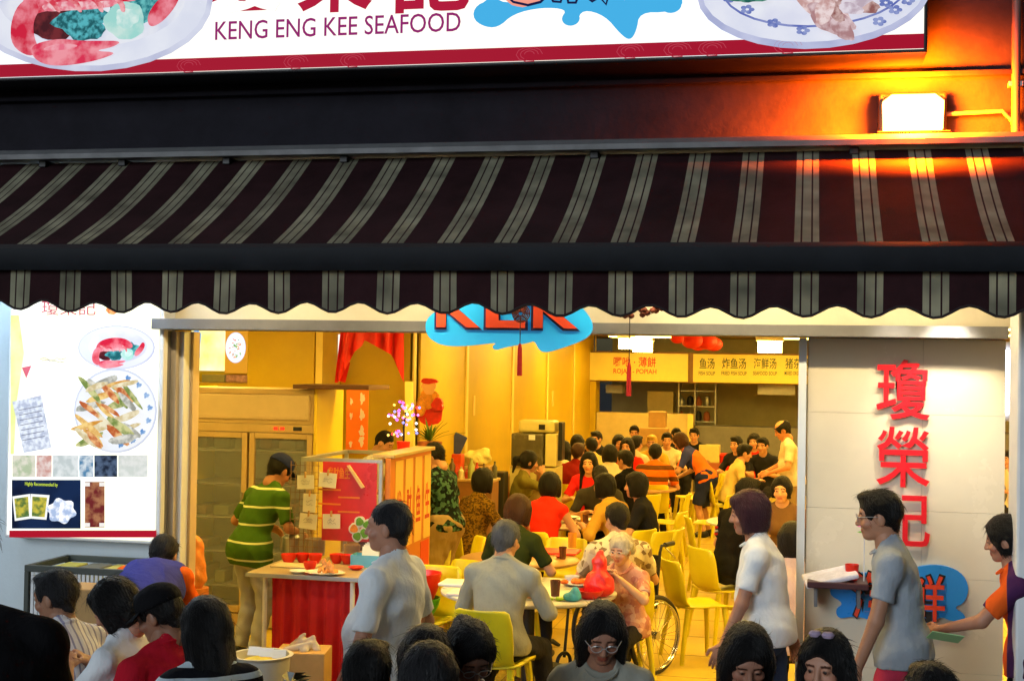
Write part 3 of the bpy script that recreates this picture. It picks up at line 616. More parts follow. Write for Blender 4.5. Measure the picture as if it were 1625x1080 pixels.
# ---- big backlit sign
sz0 = P(1440, 84, YS).z; sx1 = P(1472, 60, YS).x; sx0 = -8.5; sz1 = sz0 + 1.45
SG = thing('backlit_shop_sign', 'long backlit white shop sign with magenta lettering and seafood plates', 'sign', ((sx0 + sx1)/2, YF, sz0)); O = SG.location
def spt(px, py): q = P(px, py, YS); return q.x - O.x, q.z - O.z
ys = YS - O.y
MB().box(sx0 - O.x, sx1 - O.x, ys + .006, -.002, 0, sz1 - sz0, 0, .01).build('sign_box', M_black, SG)
M_sgw = glow('sign_white', (243, 248, 255), 1.15, rgb2=(255, 250, 236), scale=.7); M_sgr = glow('sign_red', (176, 18, 48), .8); M_sgm = glow('sign_magenta', (160, 36, 120), .75); M_sgb = glow('sign_blue', (70, 180, 235), .9)
MB().box(sx0 - O.x + .02, sx1 - O.x - .02, ys, ys + .005, .02, sz1 - sz0 - .02).build('face', M_sgw, SG)
MB().box(sx0 - O.x + .02, sx1 - O.x - .02, ys - .002, ys - .0005, .022, .105).build('red_border', M_sgr, SG)
M_sgs = glow('sign_scroll', (200, 70, 90), .8)
for px in (300, 470, 560, 840, 1000, 1075, 1130, 1250):
    c = spt(px, 95); rr = MB()
    for q in range(3): rr.tube([(c[0] + (.03 + .025*q)*math.cos(a), ys - .003, .06 + (.02 + .012*q)*math.sin(a)) for a in np.linspace(0, 3.1 + q, 9)], .0022, 4)
    rr.build('scroll_ornament', M_sgs, SG)
a, b = spt(342, 40), spt(731, 40); zc0 = spt(342, 62)[1]; zc1 = spt(731, 22)[1]
text('lettering', 'KENG ENG KEE SEAFOOD', M_sgm, SG, a[0], b[0], (spt(540, 57)[1]), (spt(540, 27)[1]), ys - .001, .002, .004)
for ch, xa_, xb_ in (('瓊', 333, 445), ('榮', 472, 590), ('記', 622, 746)):
    a, b = spt(xa_, 20), spt(xb_, 20); zz = spt((xa_ + xb_)/2, 20)[1]
    text('character', ch, glow('sign_crimson', (190, 20, 60), .8), SG, a[0], b[0], zz, zz + .5, ys - .001, .002, .02)
pts = [(750, 28), (775, -8), (812, 10), (850, -30), (990, -60), (1060, -30), (1090, 5), (1062, 20), (1015, 20), (1010, 50), (1000, 65), (985, 55), (960, 25), (925, 15), (915, 35), (900, 42), (890, 30), (900, 15), (860, 12), (815, 22), (790, 45), (765, 42)]
MB().prism(soft([spt(*q) for q in pts]), ys - .002, ys - .0005).build('blue_splash', M_sgb, SG)
for cx, cy, r in ((906, 30, 14), (1065, 8, 16), (775, 22, 24)):
    c = spt(cx, cy); MB().prism(blob(c[0], c[1], r/262, r/262*.8, 20, 0), ys - .0035, ys - .0022).build('splash_drop', M_sgb, SG)
c = spt(830, -10); MB().prism(blob(c[0], c[1], .13, .08, 24, .05), ys - .005, ys - .0036).build('mouth_shape', glow('sign_pink', (250, 160, 140), .9), SG)
st_ = MB()
for q in ([(800, -10), (815, 4), (838, 9), (858, 4), (868, -6)], [(872, -10), (878, 3), (890, 4), (893, -8)], [(900, -8), (902, 5), (914, 5), (918, -6)], [(926, -8), (940, 3), (952, -4), (962, 8), (966, -8)]): st_.tube([(spt(*w_)[0], ys - .006, spt(*w_)[1]) for w_ in q], .008, 6)
st_.build('brush_stroke', glow('sign_navy', (40, 40, 95), .5), SG)
def dish(parent, conv, y, cx, cy, rx, ry, s, seed, rim=(232, 236, 248), pal=None, est=.9, n=46, tilt=0, spread=.62):
    """printed photograph of a plate of food: plate, rim line, then overlapping pieces, each its own flat shape"""
    r = random.Random(seed); c = conv(cx, cy)
    def e(rx_, ry_, k=40): return [(c[0] + (rx_*math.cos(t)*math.cos(tilt) - ry_*math.sin(t)*math.sin(tilt))/s, c[1] + (rx_*math.cos(t)*math.sin(tilt) + ry_*math.sin(t)*math.cos(tilt))/s) for t in [2*math.pi*i/k for i in range(k)]]
    m = [glow('print_%d_%d_%d' % tuple(rim) + str(est), rim, est), glow('print_rim' + str(est), (180, 185, 215), est)]; mbd = MB(); yy = y
    for i, (k, mi) in enumerate(((1, 1), (.975, 0), (.72, 1), (.705, 0))): mbd.prism(e(rx*k, ry*k), yy - .0004, yy, mi); yy -= .0006
    for i, (ca, cb) in enumerate(pal): m.append(glow('print_%d_%d_%d_%d' % (*ca, int(est*100)), ca, est, rgb2=cb, scale=28))
    for i in range(n):
        rad = spread*math.sqrt(r.random()); an = r.uniform(0, 6.283); px_, py_ = cx + rx*rad*math.cos(an), cy + ry*rad*math.sin(an); q = conv(px_, py_)
        L = r.uniform(.06, .17)*rx/s; wd = L*r.uniform(.3, .6); ta = r.uniform(0, 3.14); mi = 2 + int(r.random()**1.4*len(pal))
        pts_ = [(x_*math.cos(ta) - z_*math.sin(ta) + q[0], x_*math.sin(ta) + z_*math.cos(ta) + q[1]) for x_, z_ in blob(0, 0, L, wd, 12, .12, seed*100 + i)]
        mbd.prism(pts_, yy - .0002, yy, mi); yy -= .00025
    return mbd.build('dish_print', m, parent)
CRAB = [((225, 70, 90), (250, 190, 195)), ((205, 40, 60), (240, 120, 130)), ((40, 130, 140), (20, 60, 70)), ((215, 235, 225), (170, 225, 215)), ((240, 150, 150), (255, 225, 225))]
FISH = [((205, 170, 165), (250, 240, 240)), ((160, 110, 100), (235, 215, 210)), ((60, 110, 95), (120, 150, 130)), ((235, 225, 225), (200, 180, 185)), ((120, 80, 90), (210, 170, 165))]
def pic(parent, conv, y0, est, shapes):
    """a printed food picture: each outlined piece is its own flat shape, stacked a hair apart"""
    y = y0
    for nm, pts_, ca, cb, sc_ in shapes:
        MB().prism(soft([conv(*q) for q in pts_], 2 if len(pts_) < 16 else 0), y - .0006, y).build(nm, glow('pic_%d_%d_%d_%d_%d' % (*ca, sc_, int(est*100)), ca, est, rgb2=cb, scale=sc_), parent); y -= .001
def oval(cx, cy, rx, ry, jag=0, seed=0, n=30, rot=0):
    return [(cx + (x - 0)*math.cos(rot) - z*math.sin(rot), cy + x*math.sin(rot) + z*math.cos(rot)) for x, z in blob(0, 0, rx, ry, n, jag, seed)]
def crab_pic(parent, conv, y, cx, cy, k, est, sd_=0):
    def T(pts_): return [(cx + (x - 150)*k, cy + (y_ - 5)*k) for x, y_ in pts_]
    RED, PNK, DRK, TEA, WHT = (214, 30, 62), (248, 150, 165), (70, 22, 30), (34, 120, 130), (206, 236, 228)
    sh = [('plate_print', T(oval(140, 0, 198, 114)), (196, 200, 228), (222, 226, 244), 3), ('plate_print', T(oval(140, -2, 190, 107)), (238, 241, 252), (226, 230, 246), 3), ('plate_shade_print', T(oval(146, -6, 150, 80)), (212, 216, 238), (240, 242, 250), 4),
          ('garnish_print', T(oval(215, 8, 48, 34, .12, 3)), TEA, (110, 200, 200), 26), ('shadow_print', T(oval(92, 34, 46, 30, .08, 4)), DRK, (120, 40, 46), 14),
          ('garnish_print', T(oval(132, 38, 42, 26, .13, 5)), (28, 96, 104), (90, 190, 200), 30), ('shell_print', T([(34, 10), (50, -30), (110, -52), (180, -50), (222, -25), (228, 0), (190, 6), (150, 12), (110, 14), (75, 18), (50, 26)]), RED, PNK, 10), ('shell_print', T([(66, 8), (100, 3), (150, 4), (192, 0), (190, 10), (150, 16), (104, 18), (72, 20)]), (250, 200, 206), (235, 110, 130), 22),
          ('claw_print', T([(240, 46), (262, 34), (284, 6), (290, -20), (276, -30), (262, -8), (244, 10), (234, 30)]), RED, PNK, 9), ('claw_print', T([(20, 74), (18, 40), (30, 8), (52, -4), (66, 14), (54, 36), (56, 62), (66, 82), (48, 92)]), RED, PNK, 8), ('rose_print', T(oval(200, 34, 32, 30, .05, 6)), WHT, (160, 222, 214), 9), ('rose_print', T(oval(203, 30, 18, 16, .08, 7)), (226, 246, 240), (180, 228, 222), 14),
          ('claw_print', T([(50, 82), (58, 70), (96, 62), (130, 66), (160, 66), (196, 66), (182, 76), (150, 82), (190, 84), (160, 96), (120, 104), (84, 106), (60, 98)]), (226, 48, 84), (250, 160, 172), 9), ('claw_shine_print', T([(66, 80), (92, 70), (128, 72), (120, 78), (88, 82)]), (250, 170, 182), (240, 110, 135), 16)]
    for i in range(4): sh.append(('leg_print', T([(58 + i*38, -8), (66 + i*38, -14), (92 + i*36, 4), (100 + i*34, 22), (92 + i*34, 20), (84 + i*36, 8)]), (222, 60, 80), (250, 180, 186), 18))
    pic(parent, conv, y, est, sh)
crab_pic(SG, spt, ys - .004, 150, 5, 1, .85)
sh = [('plate_print', oval(1292, -14, 186, 92, rot=-.05), (176, 182, 220), (206, 210, 238), 3), ('plate_print', oval(1292, -17, 178, 84, rot=-.05), (238, 240, 252), (222, 226, 246), 3), ('rim_line_print', oval(1294, -22, 150, 66, rot=-.05), (96, 110, 186), (140, 150, 205), 8), ('plate_print', oval(1294, -23, 147, 63.5, rot=-.05), (240, 242, 252), (226, 228, 246), 4)]
for px_, py_ in ((1186, 16), (1228, 38), (1274, 50), (1395, 36), (1420, 18), (1440, 4), (1158, 0), (1405, 8)):
    for a_ in range(5): sh.append(('flower_print', oval(px_ + 7*math.cos(a_*1.257), py_ + 4.5*math.sin(a_*1.257), 4.5, 3), (104, 120, 190), (150, 162, 214), 20))
sh += [('garnish_print', oval(1185, -2, 34, 10, .12, 2), (34, 100, 90), (90, 150, 130), 30)]
for i, (px_, py_, rx_, ry_, ro) in enumerate(((1300, 6, 52, 24, .7), (1318, 34, 40, 20, .5), (1345, 4, 50, 16, .3), (1368, -4, 36, 18, -.4), (1290, -10, 40, 18, .2), (1336, 48, 24, 14, .9), (1322, 18, 26, 10, 1.0), (1350, 18, 20, 9, .2), (1308, 22, 14, 22, .4))): sh.append(('meat_print', oval(px_, py_, rx_, ry_, .07, i + 11, rot=ro), ((206, 160, 156), (226, 200, 204), (150, 96, 92), (196, 176, 190))[i % 4], ((246, 226, 226), (176, 128, 130), (222, 190, 186), (236, 226, 236))[i % 4], 16 + i))
pic(SG, spt, ys - .004, .85, sh)
# ---- lightbox poster on the left wall
YP = 8.14; lx0, lx1 = P(15, 660, YP).x, P(250, 660, YP).x; lz0, lz1 = P(130, 853, YP).z, P(130, 440, YP).z
LB = thing('menu_lightbox', 'bright backlit menu poster box with dish photos on the pale left wall', 'poster', ((lx0 + lx1)/2, YF + .01, lz0)); O2 = LB.location
def lpt(px, py): q = P(px, py, YP); return q.x - O2.x, q.z - O2.z
yl = YP - O2.y
MB().box(lx0 - O2.x - .02, lx1 - O2.x + .03, yl + .006, -.001, -.02, lz1 - lz0 + .02, 0, .008).build('light_box', M_white, LB)
MB().box(lx0 - O2.x, lx1 - O2.x, yl, yl + .005, 0, lz1 - lz0).build('poster', glow('poster_white', (244, 250, 244), 1.35, rgb2=(255, 250, 214), scale=1.6), LB)
def lq(name, pts_, rgb, es, dy, rgb2=None, sc_=20): return MB().prism([lpt(*q) for q in pts_], yl - dy - .0008, yl - dy).build(name, glow('poster_%d_%d_%d' % rgb, rgb, es, rgb2=rgb2, scale=sc_), LB)
def rect(a, b, c, d): return [(a, b), (c, b), (c, d), (a, d)]
lq('green_tint', [(17, 500), (30, 500), (38, 560), (26, 640), (22, 720), (17, 720)], (226, 232, 150), 1.1, .0006, (244, 240, 190), 5)
lq('red_strip', rect(15, 841, 248, 852), (190, 20, 45), .8, .001)
crab_pic(LB, lpt, yl - .001, 188, 553, .31, 1.0)
sh = [('plate_print', oval(186, 651, 66, 67), (206, 212, 232), (226, 230, 242), 4), ('plate_print', oval(186, 651, 63, 64), (246, 248, 252), (236, 240, 248), 4)]
for a_ in np.linspace(-1.2, 1.4, 8): sh.append(('flower_print', oval(186 + 55*math.cos(a_), 651 + 55*math.sin(a_), 4, 4, .2, 3), (90, 140, 200), (160, 190, 225), 20))
r_ = random.Random(17)
for i in range(34):
    px_, py_ = 180 + r_.uniform(-38, 36), 652 + r_.uniform(-46, 46); ro = r_.choice((.65, .75, .9, -.3)) + r_.uniform(-.15, .15); k_ = i % 5
    sh.append(('clam_print', oval(px_, py_, r_.uniform(16, 30), r_.uniform(3.5, 7), .05, i, 18, ro), ((206, 140, 50), (120, 140, 70), (236, 226, 196), (190, 96, 50), (150, 150, 140))[k_], ((246, 214, 140), (214, 210, 150), (200, 176, 120), (240, 190, 130), (226, 224, 214))[k_], 18 + k_))
pic(LB, lpt, yl - .022, .95, sh)
lq('letter_print', [(38, 582), (80, 572), (97, 640), (62, 655)], (245, 235, 240), 1.25, .001); lq('letter_corner', [(35, 583), (50, 580), (42, 600)], (225, 110, 130), 1, .002)
lq('menu_print', [(20, 637), (66, 627), (82, 710), (38, 718)], (222, 228, 238), 1.1, .002, (170, 178, 200), 30)
for i in range(7): lq('menu_line', [(30 + i*.9, 650 + i*8), (66 + i*.9, 643 + i*8), (66 + i*.9, 644 + i*8), (30 + i*.9, 651 + i*8)], (110, 115, 140), .8, .0035)
for i, (w_, rgb, rgb2) in enumerate(((38, (190, 205, 170), (240, 235, 220)), (26, (215, 160, 150), (245, 230, 225)), (42, (235, 240, 240), (200, 210, 210)), (24, (90, 140, 180), (230, 240, 245)), (38, (30, 40, 60), (90, 110, 140)), (48, (238, 240, 236), (215, 222, 215)))):
    xx = 20 + sum((38, 26, 42, 24, 38, 48)[:i]); lq('news_clipping', rect(xx, 722, xx + w_ - 2, 756), rgb, .85, .001, rgb2, 22)
lq('award_print', rect(19, 761, 128, 838), (22, 44, 84), .8, .001, (12, 22, 50), 4)
text('award_lettering', 'Highly Recommended by', glow('poster_lime', (205, 225, 60), 1), LB, lpt(40, 770)[0], lpt(92, 770)[0], lpt(66, 772)[1], lpt(66, 765)[1], yl - .0025, .001, .01)
for a_ in ([(20, 787), (48, 783), (50, 822), (24, 826)], [(49, 783), (79, 785), (74, 824), (48, 822)]):
    lq('photo_border', a_, (240, 242, 240), 1.1, .0025); cxm = sum(q[0] for q in a_)/4; cym = sum(q[1] for q in a_)/4
    lq('photo', [(cxm + (x_ - cxm)*.78, cym + (y_ - cym)*.8) for x_, y_ in a_], (205, 190, 70), .95, .0045, (70, 110, 60), 30)
MB().prism([lpt(98 + 22*math.cos(t)*(1 + .12*math.sin(6*t)), 810 + 19*math.sin(t)*(1 + .12*math.sin(6*t))) for t in [i*.1745 for i in range(36)]], yl - .004, yl - .003).build('badge', glow('poster_badge', (245, 245, 248), 1.2, rgb2=(150, 170, 205), scale=25), LB)
lq('menu_cover', rect(135, 764, 166, 836), (120, 40, 42), .8, .001, (190, 130, 90), 18); lq('review_page', rect(168, 764, 246, 838), (250, 250, 250), 1.4, .001)
for q in rect(139, 768, 162, 832): lq('cover_label', rect(q[0] - 4, q[1] - 3, q[0] + 4, q[1] + 3), (240, 235, 230), 1, .0025)
text('poster_title', '瓊榮記', glow('poster_rose', (205, 90, 110), .9), LB, lpt(66, 490)[0], lpt(152, 490)[0], lpt(110, 500)[1], lpt(110, 476)[1], yl - .001, .001, 0)
scribble('poster_signature', glow('poster_ink', (90, 90, 95), .9), LB, lpt(66, 570)[0], lpt(103, 570)[0], lpt(80, 575)[1], lpt(80, 567)[1], yl - .002, 5, .0016)
MB().prism(blob(*lpt(180, 490), .055, .035, 24, .08, 3), yl - .002, yl - .001).build('poster_mark', glow('poster_orange', (225, 110, 60), 1, rgb2=(250, 190, 120), scale=40), LB)
# ---- hanging KEK board
YK = 7.95; kc = P(808, 515, YK)
KB = thing('hanging_splash_board', 'blue splash board with red outlined KEK letters hanging over the entrance', 'sign', kc); KB.location = kc
def kpt(px, py): q = P(px, py, YK); return q.x - kc.x, q.z - kc.z
MB().prism(soft([kpt(*q) for q in [(675, 527), (676, 505), (700, 488), (760, 465), (850, 455), (910, 475), (935, 500), (942, 522), (930, 538), (895, 551), (865, 560), (855, 555), (848, 540), (838, 544), (800, 551), (785, 556), (780, 549), (790, 543), (740, 549), (705, 549), (685, 540)]]), 0, .03).build('board', M_blue_k if 0 else mat('blue_board_added_glow', lin((40, 175, 250)), .35, .04, emit=lin((40, 165, 245)), estr=.25), KB)  # board is no lamp; faint emission stands in for light falling on it
for ch, xa_, xb_ in (('K', 690, 766), ('E', 768, 838), ('K', 843, 921)):
    a, b = kpt(xa_, 520), kpt(xb_, 520)
    text('letter_outline', ch, mat('letter_navy', lin((40, 40, 90)), .4, .03), KB, a[0], b[0], kpt(800, 524)[1], kpt(800, 452)[1], -.001, .012, .04)
    text('letter', ch, mat('letter_red', lin((228, 80, 50)), .4, .05), KB, a[0] + .015, b[0] - .015, kpt(800, 520)[1], kpt(800, 456)[1], -.0135, .008, .022)
for dx in (-.35, .35): MB().tube([(dx, .015, .18), (dx, .015, .42)], .004, 5).build('hanger', M_black, KB)
M_tas = mat('red_tassel', lin((185, 25, 20)), .8, .2, 20, .5, 80, stretch=(8, 8, 1)); M_knot = mat('brown_knot', lin((95, 40, 20)), .7, .2, 30, .5, 60)
def knot(px, py, Y, r, py1, py2, label):
    c = P(px, py, Y); T = thing('knot_ornament', label, 'ornament', c, group=None); k = MB()
    for i in range(5): k.tube([((r*(.3 + .16*i))*math.cos(t), .004*i, r*(.3 + .16*i)*math.sin(t)) for t in np.linspace(0, 6.283, 17)[:-1]], r*.07, 5, closed=True)
    for i in range(8):
        t = i*math.pi/4; k.tube([(r*.2*math.cos(t), 0, r*.2*math.sin(t)), (r*math.cos(t), .01, r*math.sin(t))], r*.07, 5)
    k.build('knot', M_knot, T, True); z1 = P(px, py1, Y).z - c.z; z2 = P(px, py2, Y).z - c.z
    MB().tube([(0, 0, .5), (0, 0, r)], .003, 5).build('cord', M_tas, T); MB().tube([(0, 0, -r), (0, 0, z1)], .003, 5).build('string', M_black, T)
    MB().tube([(0, 0, z1), (0, 0, z1 - .03), (0, 0, z2)], [.007, .013, .016], 8).build('tassel', M_tas, T, True)
knot(826, 497, 7.84, .055, 545, 596, 'round brown knot charm with red tassel hanging in front of the blue board')
knot(1000, 470, 8.05, .05, 575, 628, 'long red tassel on a thin string hanging inside the entrance')
BR = thing('dried_garland', 'brown clustered garland ornament hanging behind the awning valance', 'ornament', P(1015, 497, 7.9)); k = MB(); r_ = random.Random(4)
for i in range(26): k.lathe([(0, -.018), (.015, -.01), (.02, 0), (.014, .012), (0, .018)], (r_.uniform(-.13, .13), r_.uniform(-.03, .03), r_.uniform(-.02, .1)), 8)
k.build('cluster', M_knot, BR, True)
# ================================================================== lamps of the hall
LCOL = (255, 212, 98)
M_lamp = glow('hall_lamp', LCOL, 60)
def ceil_light(x, y, z, label, rod=0, w_=.6, d_=.16):
    T = thing('ceiling_light', label, 'lamp', (x, y, z), group='ceiling lights of the hall')
    MB().box(-w_, w_, -d_, d_, 0, .06, 0, .008).build('tray', M_white, T); MB().box(-w_ + .03, w_ - .03, -d_ + .02, d_ - .02, -.012 if w_ > .3 else -.17, -.001, 0, .004).build('diffuser', M_lamp, T)
    if z < ZC - .1:
        for xx in (-.4*w_/.6, .4*w_/.6): MB().tube([(xx, 0, .06), (xx, 0, ZC - z)], .006, 6).build('rod', M_white, T)
for iy, y in enumerate((9.6, 12.0, 15.0, 18.0, 21.0, 24.4)):
    for x in (-5.6, -2.9, -.3, 2.3, 5.0):
        if y > 14.2 and x < XS0 + .6: continue
        ceil_light(x, y, ZC - .07, 'long flat ceiling light fixed to the hall ceiling')
for px, py, Y, w_ in ((994, 537, 22.5, .14), (1020, 541, 21.2, .17), (1222, 541, 20.5, .2)):
    q = P(px, py, Y); ceil_light(q.x, Y, q.z, 'small lamp hanging on rods under the ceiling before the stall signs', w_=w_, d_=.14)
# ================================================================== furniture
M_chair = mat('yellow_plastic', (.70, .60, .012), .38, .1, 4, .03, 40, spec=.5)
M_leg = mat('chair_leg_tan', (.42, .32, .12), .4, .1)
def _sheet(prof, wd, t=.014, n=9, bow=.0, hol=.0):
    v = []; f = []; m_ = len(prof)
    for sgn in (0, 1):
        for (y, z), w_ in zip(prof, wd):
            for i in range(n):
                q = -1 + 2*i/(n - 1); v.append((q*w_/2, y + bow*(q*q), z + hol*(q*q) - sgn*t))
    if bow: v = [(a, b - (t if i >= m_*n else 0), c + (t if i >= m_*n else 0)) for i, (a, b, c) in enumerate(v)]
    o = m_*n
    for j in range(m_ - 1):
        for i in range(n - 1):
            a = j*n + i; f += [(a, a + 1, a + n + 1, a + n), (o + a + n, o + a + n + 1, o + a + 1, o + a)]
    rim = [i for i in range(n)] + [j*n + n - 1 for j in range(1, m_)] + [(m_ - 1)*n + i for i in range(n - 2, -1, -1)] + [j*n for j in range(m_ - 2, 0, -1)]
    for a, b in zip(rim, rim[1:] + rim[:1]): f.append((a, o + a, o + b, b))
    return v, f
_seat = _sheet([(.23, .415), (.215, .44), (.1, .445), (-.06, .437), (-.19, .445)], (.38, .41, .43, .42, .40), hol=.02)
_back = _sheet([(-.185, .447), (-.225, .50), (-.245, .60), (-.265, .72), (-.285, .80), (-.293, .815)], (.385, .385, .40, .395, .365, .31), bow=.045)
def _legm():
    out = []
    for x in (-1, 1):
        for y in (1, -1):
            q = MB(); q.tube([(x*.165, y*.16, .437), (x*.19, y*.19 - .01, .22), (x*.205, y*.21 - .02, 0)], [.026, .021, .017], 8); out.append(q)
    return out
CH = {}
def chair(at, yaw, label, group='yellow plastic chairs', z=0, legm=None):
    T = thing('plastic_chair', label, 'chair', (at[0], at[1], z), R(yaw), group)
    if not CH:
        a = mesh('seat', *_seat, M_chair, T, True); b = mesh('backrest', *_back, M_chair, T, True); CH['m'] = [('seat', a.data), ('backrest', b.data)]
        for q in _legm(): CH['m'].append(('leg', q.build('leg', M_chair, T, True).data))
        return T
    for nm, me in CH['m']: link(nm, me, T)
    return T
def rtable(at, r, label, top, z=.75, edge=None):
    T = thing('round_table', label, 'table', (at[0], at[1], 0)); MB().lathe([(0, z - .03), (r - .02, z - .03), (r, z - .02), (r, z - .006), (r - .01, z), (0, z)], n=48).build('tabletop', top, T, True)
    MB().lathe([(.05, .03), (.045, .3), (.045, z - .031)], n=16).build('pedestal', M_black, T, True)
    for i in range(4):
        a = i*math.pi/2 + .5; MB().tube([(0, 0, .07), (.3*math.cos(a), .3*math.sin(a), .05), (.36*math.cos(a), .36*math.sin(a), .012)], [.03, .022, .015], 8).build('foot', M_black, T, True)
    return T
M_grey_top = mat('grey_laminate', (.55, .54, .52), .3, .12, 5); M_wood_top = mat('brown_laminate', (.42, .24, .10), .35, .2, 3)
M_redp = mat('red_plastic', lin((225, 40, 20)), .35, .08, spec=.5)
t1 = spot(845, 221); rtable(t1, .63, 'round grey topped table between grey shirted man and wheelchair', M_grey_top)
t2 = spot(830, 190); rtable((t2.x, t2.y), .5, 'round brown table with red tray and amber drink glass', M_wood_top)
t3 = spot(912, 152); rtable(t3, .68, 'round brown table crowded by the red topped diners', M_wood_top)
t4 = spot(1000, 118); rtable(t4, .65, 'round table before the orange striped shirt diner', M_wood_top)
t5 = spot(1215, 150); rtable(t5, .6, 'round table beside the standing man in white', M_grey_top)
t6 = spot(945, 112); rtable(t6, .6, 'round table by the side wall with dark haired diners', M_wood_top)
# loose chairs
LBL = {'stack': 'yellow plastic chair crowded beside the orange calligraphy counter', 'aisle': 'yellow plastic chair standing in the aisle with its back to the tables', }
for px, s, yaw, lb in ((690, 172, 200, 'yellow chair behind the calligraphy counter beside the tropical shirt diner'), (722, 178, 115, 'yellow chair turned sideways next to the brown patterned blouse'), (715, 205, 150, 'yellow chair left of the grey topped table'),
        (680, 212, 170, 'yellow chair holding the red and green bucket'), (1112, 195, -60, 'empty yellow chair standing alone in the aisle past the wheelchair'),         (893, 180, 175, 'yellow chair facing the brown table with amber drink'), (1025, 165, 60, 'yellow chair pulled out at the patterned shirt diner'), (1050, 146, 80, 'yellow chair sideways behind the black dressed diners'),
        (1062, 128, 90, 'yellow chair near the striped shirt diner and aisle'), (1130, 128, 80, 'yellow chair beside the red tub stand'), (1120, 108, 100, 'far yellow chair behind the leaning orange waitress'), (1135, 152, -80, 'yellow chair opposite the stool in the aisle'),
        (1258, 205, 0, 'yellow chair half hidden by the tiled wall edge'), (860, 158, 0, 'yellow chair carrying the woman in bright red top')):
    if 'bright red top' in lb: continue
    chair(spot(px, s), yaw, lb)
q = spot(1096, 106); ST = thing('plastic_stool', 'low yellow plastic stool in the aisle by the orange waitress', 'stool', q, R(20))
MB().box(-.17, .17, -.17, .17, .425, .45, 0, .012).build('seat', M_chair, ST)
for x in (-1, 1):
    for y in (-1, 1): MB().tube([(x*.14, y*.14, .43), (x*.185, y*.185, 0)], [.03, .022], 6).build('leg', M_chair, ST, True)
# ---- wheelchair
wq = spot(984, 204); WC = thing('wheelchair', 'black wheelchair with spoked wheel carrying the white haired woman', 'wheelchair', (wq.x, wq.y, 0), R(148)); M_rub = M_black; M_chr = mat('chrome', (.6, .6, .6), .2, .05, metal=.9)
for x in (-1, 1):
    w = MB(); xc = x*.29; w.tube([(xc, -.12 + .29*math.cos(t), .305 + .29*math.sin(t)) for t in np.linspace(0, 6.283, 41)[:-1]], .017, 8, closed=True); wo = w.build('wheel', M_rub, WC, True)
    MB().tube([(xc, -.12 + .268*math.cos(t), .305 + .268*math.sin(t)) for t in np.linspace(0, 6.283, 41)[:-1]], .008, 6, closed=True).build('rim', M_chr, wo, True)
    MB().tube([(xc + x*.04, -.12 + .25*math.cos(t), .305 + .25*math.sin(t)) for t in np.linspace(0, 6.283, 41)[:-1]], .008, 6, closed=True).build('push_rim', M_chr, wo, True)
    sp_ = MB()
    for i in range(24): a = i*math.pi/12; sp_.tube([(xc + x*.012*(1 if i % 2 else -1), -.12 + .03*math.cos(a + .6), .305 + .03*math.sin(a + .6)), (xc, -.12 + .265*math.cos(a), .305 + .265*math.sin(a))], .0022, 4)
    sp_.build('spokes', M_chr, wo); MB().tube([(xc - .03, -.12, .305), (xc + .03, -.12, .305)], .03, 12).build('hub', M_chr, wo, True)
    MB().tube([(x*.2, .38 + .075*math.cos(t), .09 + .075*math.sin(t)) for t in np.linspace(0, 6.283, 21)[:-1]], .014, 6, closed=True).build('caster', M_rub, WC, True)
    MB().tube([(x*.23, .34, .12), (x*.23, .3, .5), (x*.23, -.2, .5), (x*.23, -.24, .92), (x*.23, -.26, .97), (x*.23, -.40, .98)], .012, 8).build('side_frame', M_black, WC, True)
    MB().tube([(x*.23, -.3, .975), (x*.23, -.41, .98)], .019, 10).build('grip', M_rub, WC, True); MB().tube([(x*.23, -.31, .95), (x*.235, -.38, .90), (x*.235, -.43, .86)], .006, 6).build('brake_lever', M_chr, WC, True)
    MB().box(x*.23 - .03, x*.23 + .03, -.18, .2, .68, .71, 0, .012).build('armrest', M_rub, WC); MB().tube([(x*.23, .15, .5), (x*.23, .15, .68)], .01, 6).build('armrest_post', M_black, WC)
    MB().box(x*.13 - .07, x*.13 + .07, .5, .66, .1, .115, 0, .004).build('footplate', M_rub, WC)
MB().box(-.22, .22, -.2, .22, .49, .515, 0, .01).build('seat', M_rub, WC); MB().box(-.22, .22, -.245, -.225, .52, .9, 0, .008).build('backrest', M_rub, WC)
# ---- things on tables
def onT(px, py, z): q = PZ(px, py, z); return (q.x, q.y, z)
def lobj(name, label, cat, at, prof, m, n=24, group=None, sx=1, sy=1):
    o = MB().lathe(prof, (0, 0, 0), n, 0, sx, sy).build(name, m, None, True); o.location = at; return tag(o, label, cat, group)
def bowl_prof(r, h, t=.006): return [(r*.5, 0), (r*.55, .004), (r*.9, h*.6), (r, h), (r - t, h), (r*.86, h*.58), (r*.45, .012), (0, .01)]
def plate_prof(r): return [(r*.55, 0), (r*.6, .003), (r, .02), (r - .004, .023), (r*.6, .009), (0, .008)]
M_plate = mat('white_china', (.78, .78, .78), .15, .03, spec=.6); M_styro = mat('styrofoam', (.8, .78, .74), .7, .05)
lobj('red_bowl', 'red plastic bowl beside the red bag on the grey table', 'bowl', onT(935, 949, .751), bowl_prof(.10, .06), M_redp)
sd = Sdf(); sd.ell((0, 0, .1), (.14, .11, .11), .05); sd.cone((0, 0, .15), (.01, 0, .3), .08, .055, .06); sd.ell((.0, 0, .33), (.06, .05, .045), .04); sd.cone((0, 0, .34), (.02, 0, .40), .03, .018, .02)
V, Q = sd.net(.012, [(_v((0, 0, .002)), _v((0, 0, -1)))], .008, 2)
bag = npmesh('carrier_bag', V*.78, Q, mat('red_bag_film', lin((240, 45, 40)), .35, .15, 12, .8, 18, spec=.5), None); bag.location = onT(950, 946, .752); tag(bag, 'knotted bright red carrier bag standing on the grey table', 'bag')
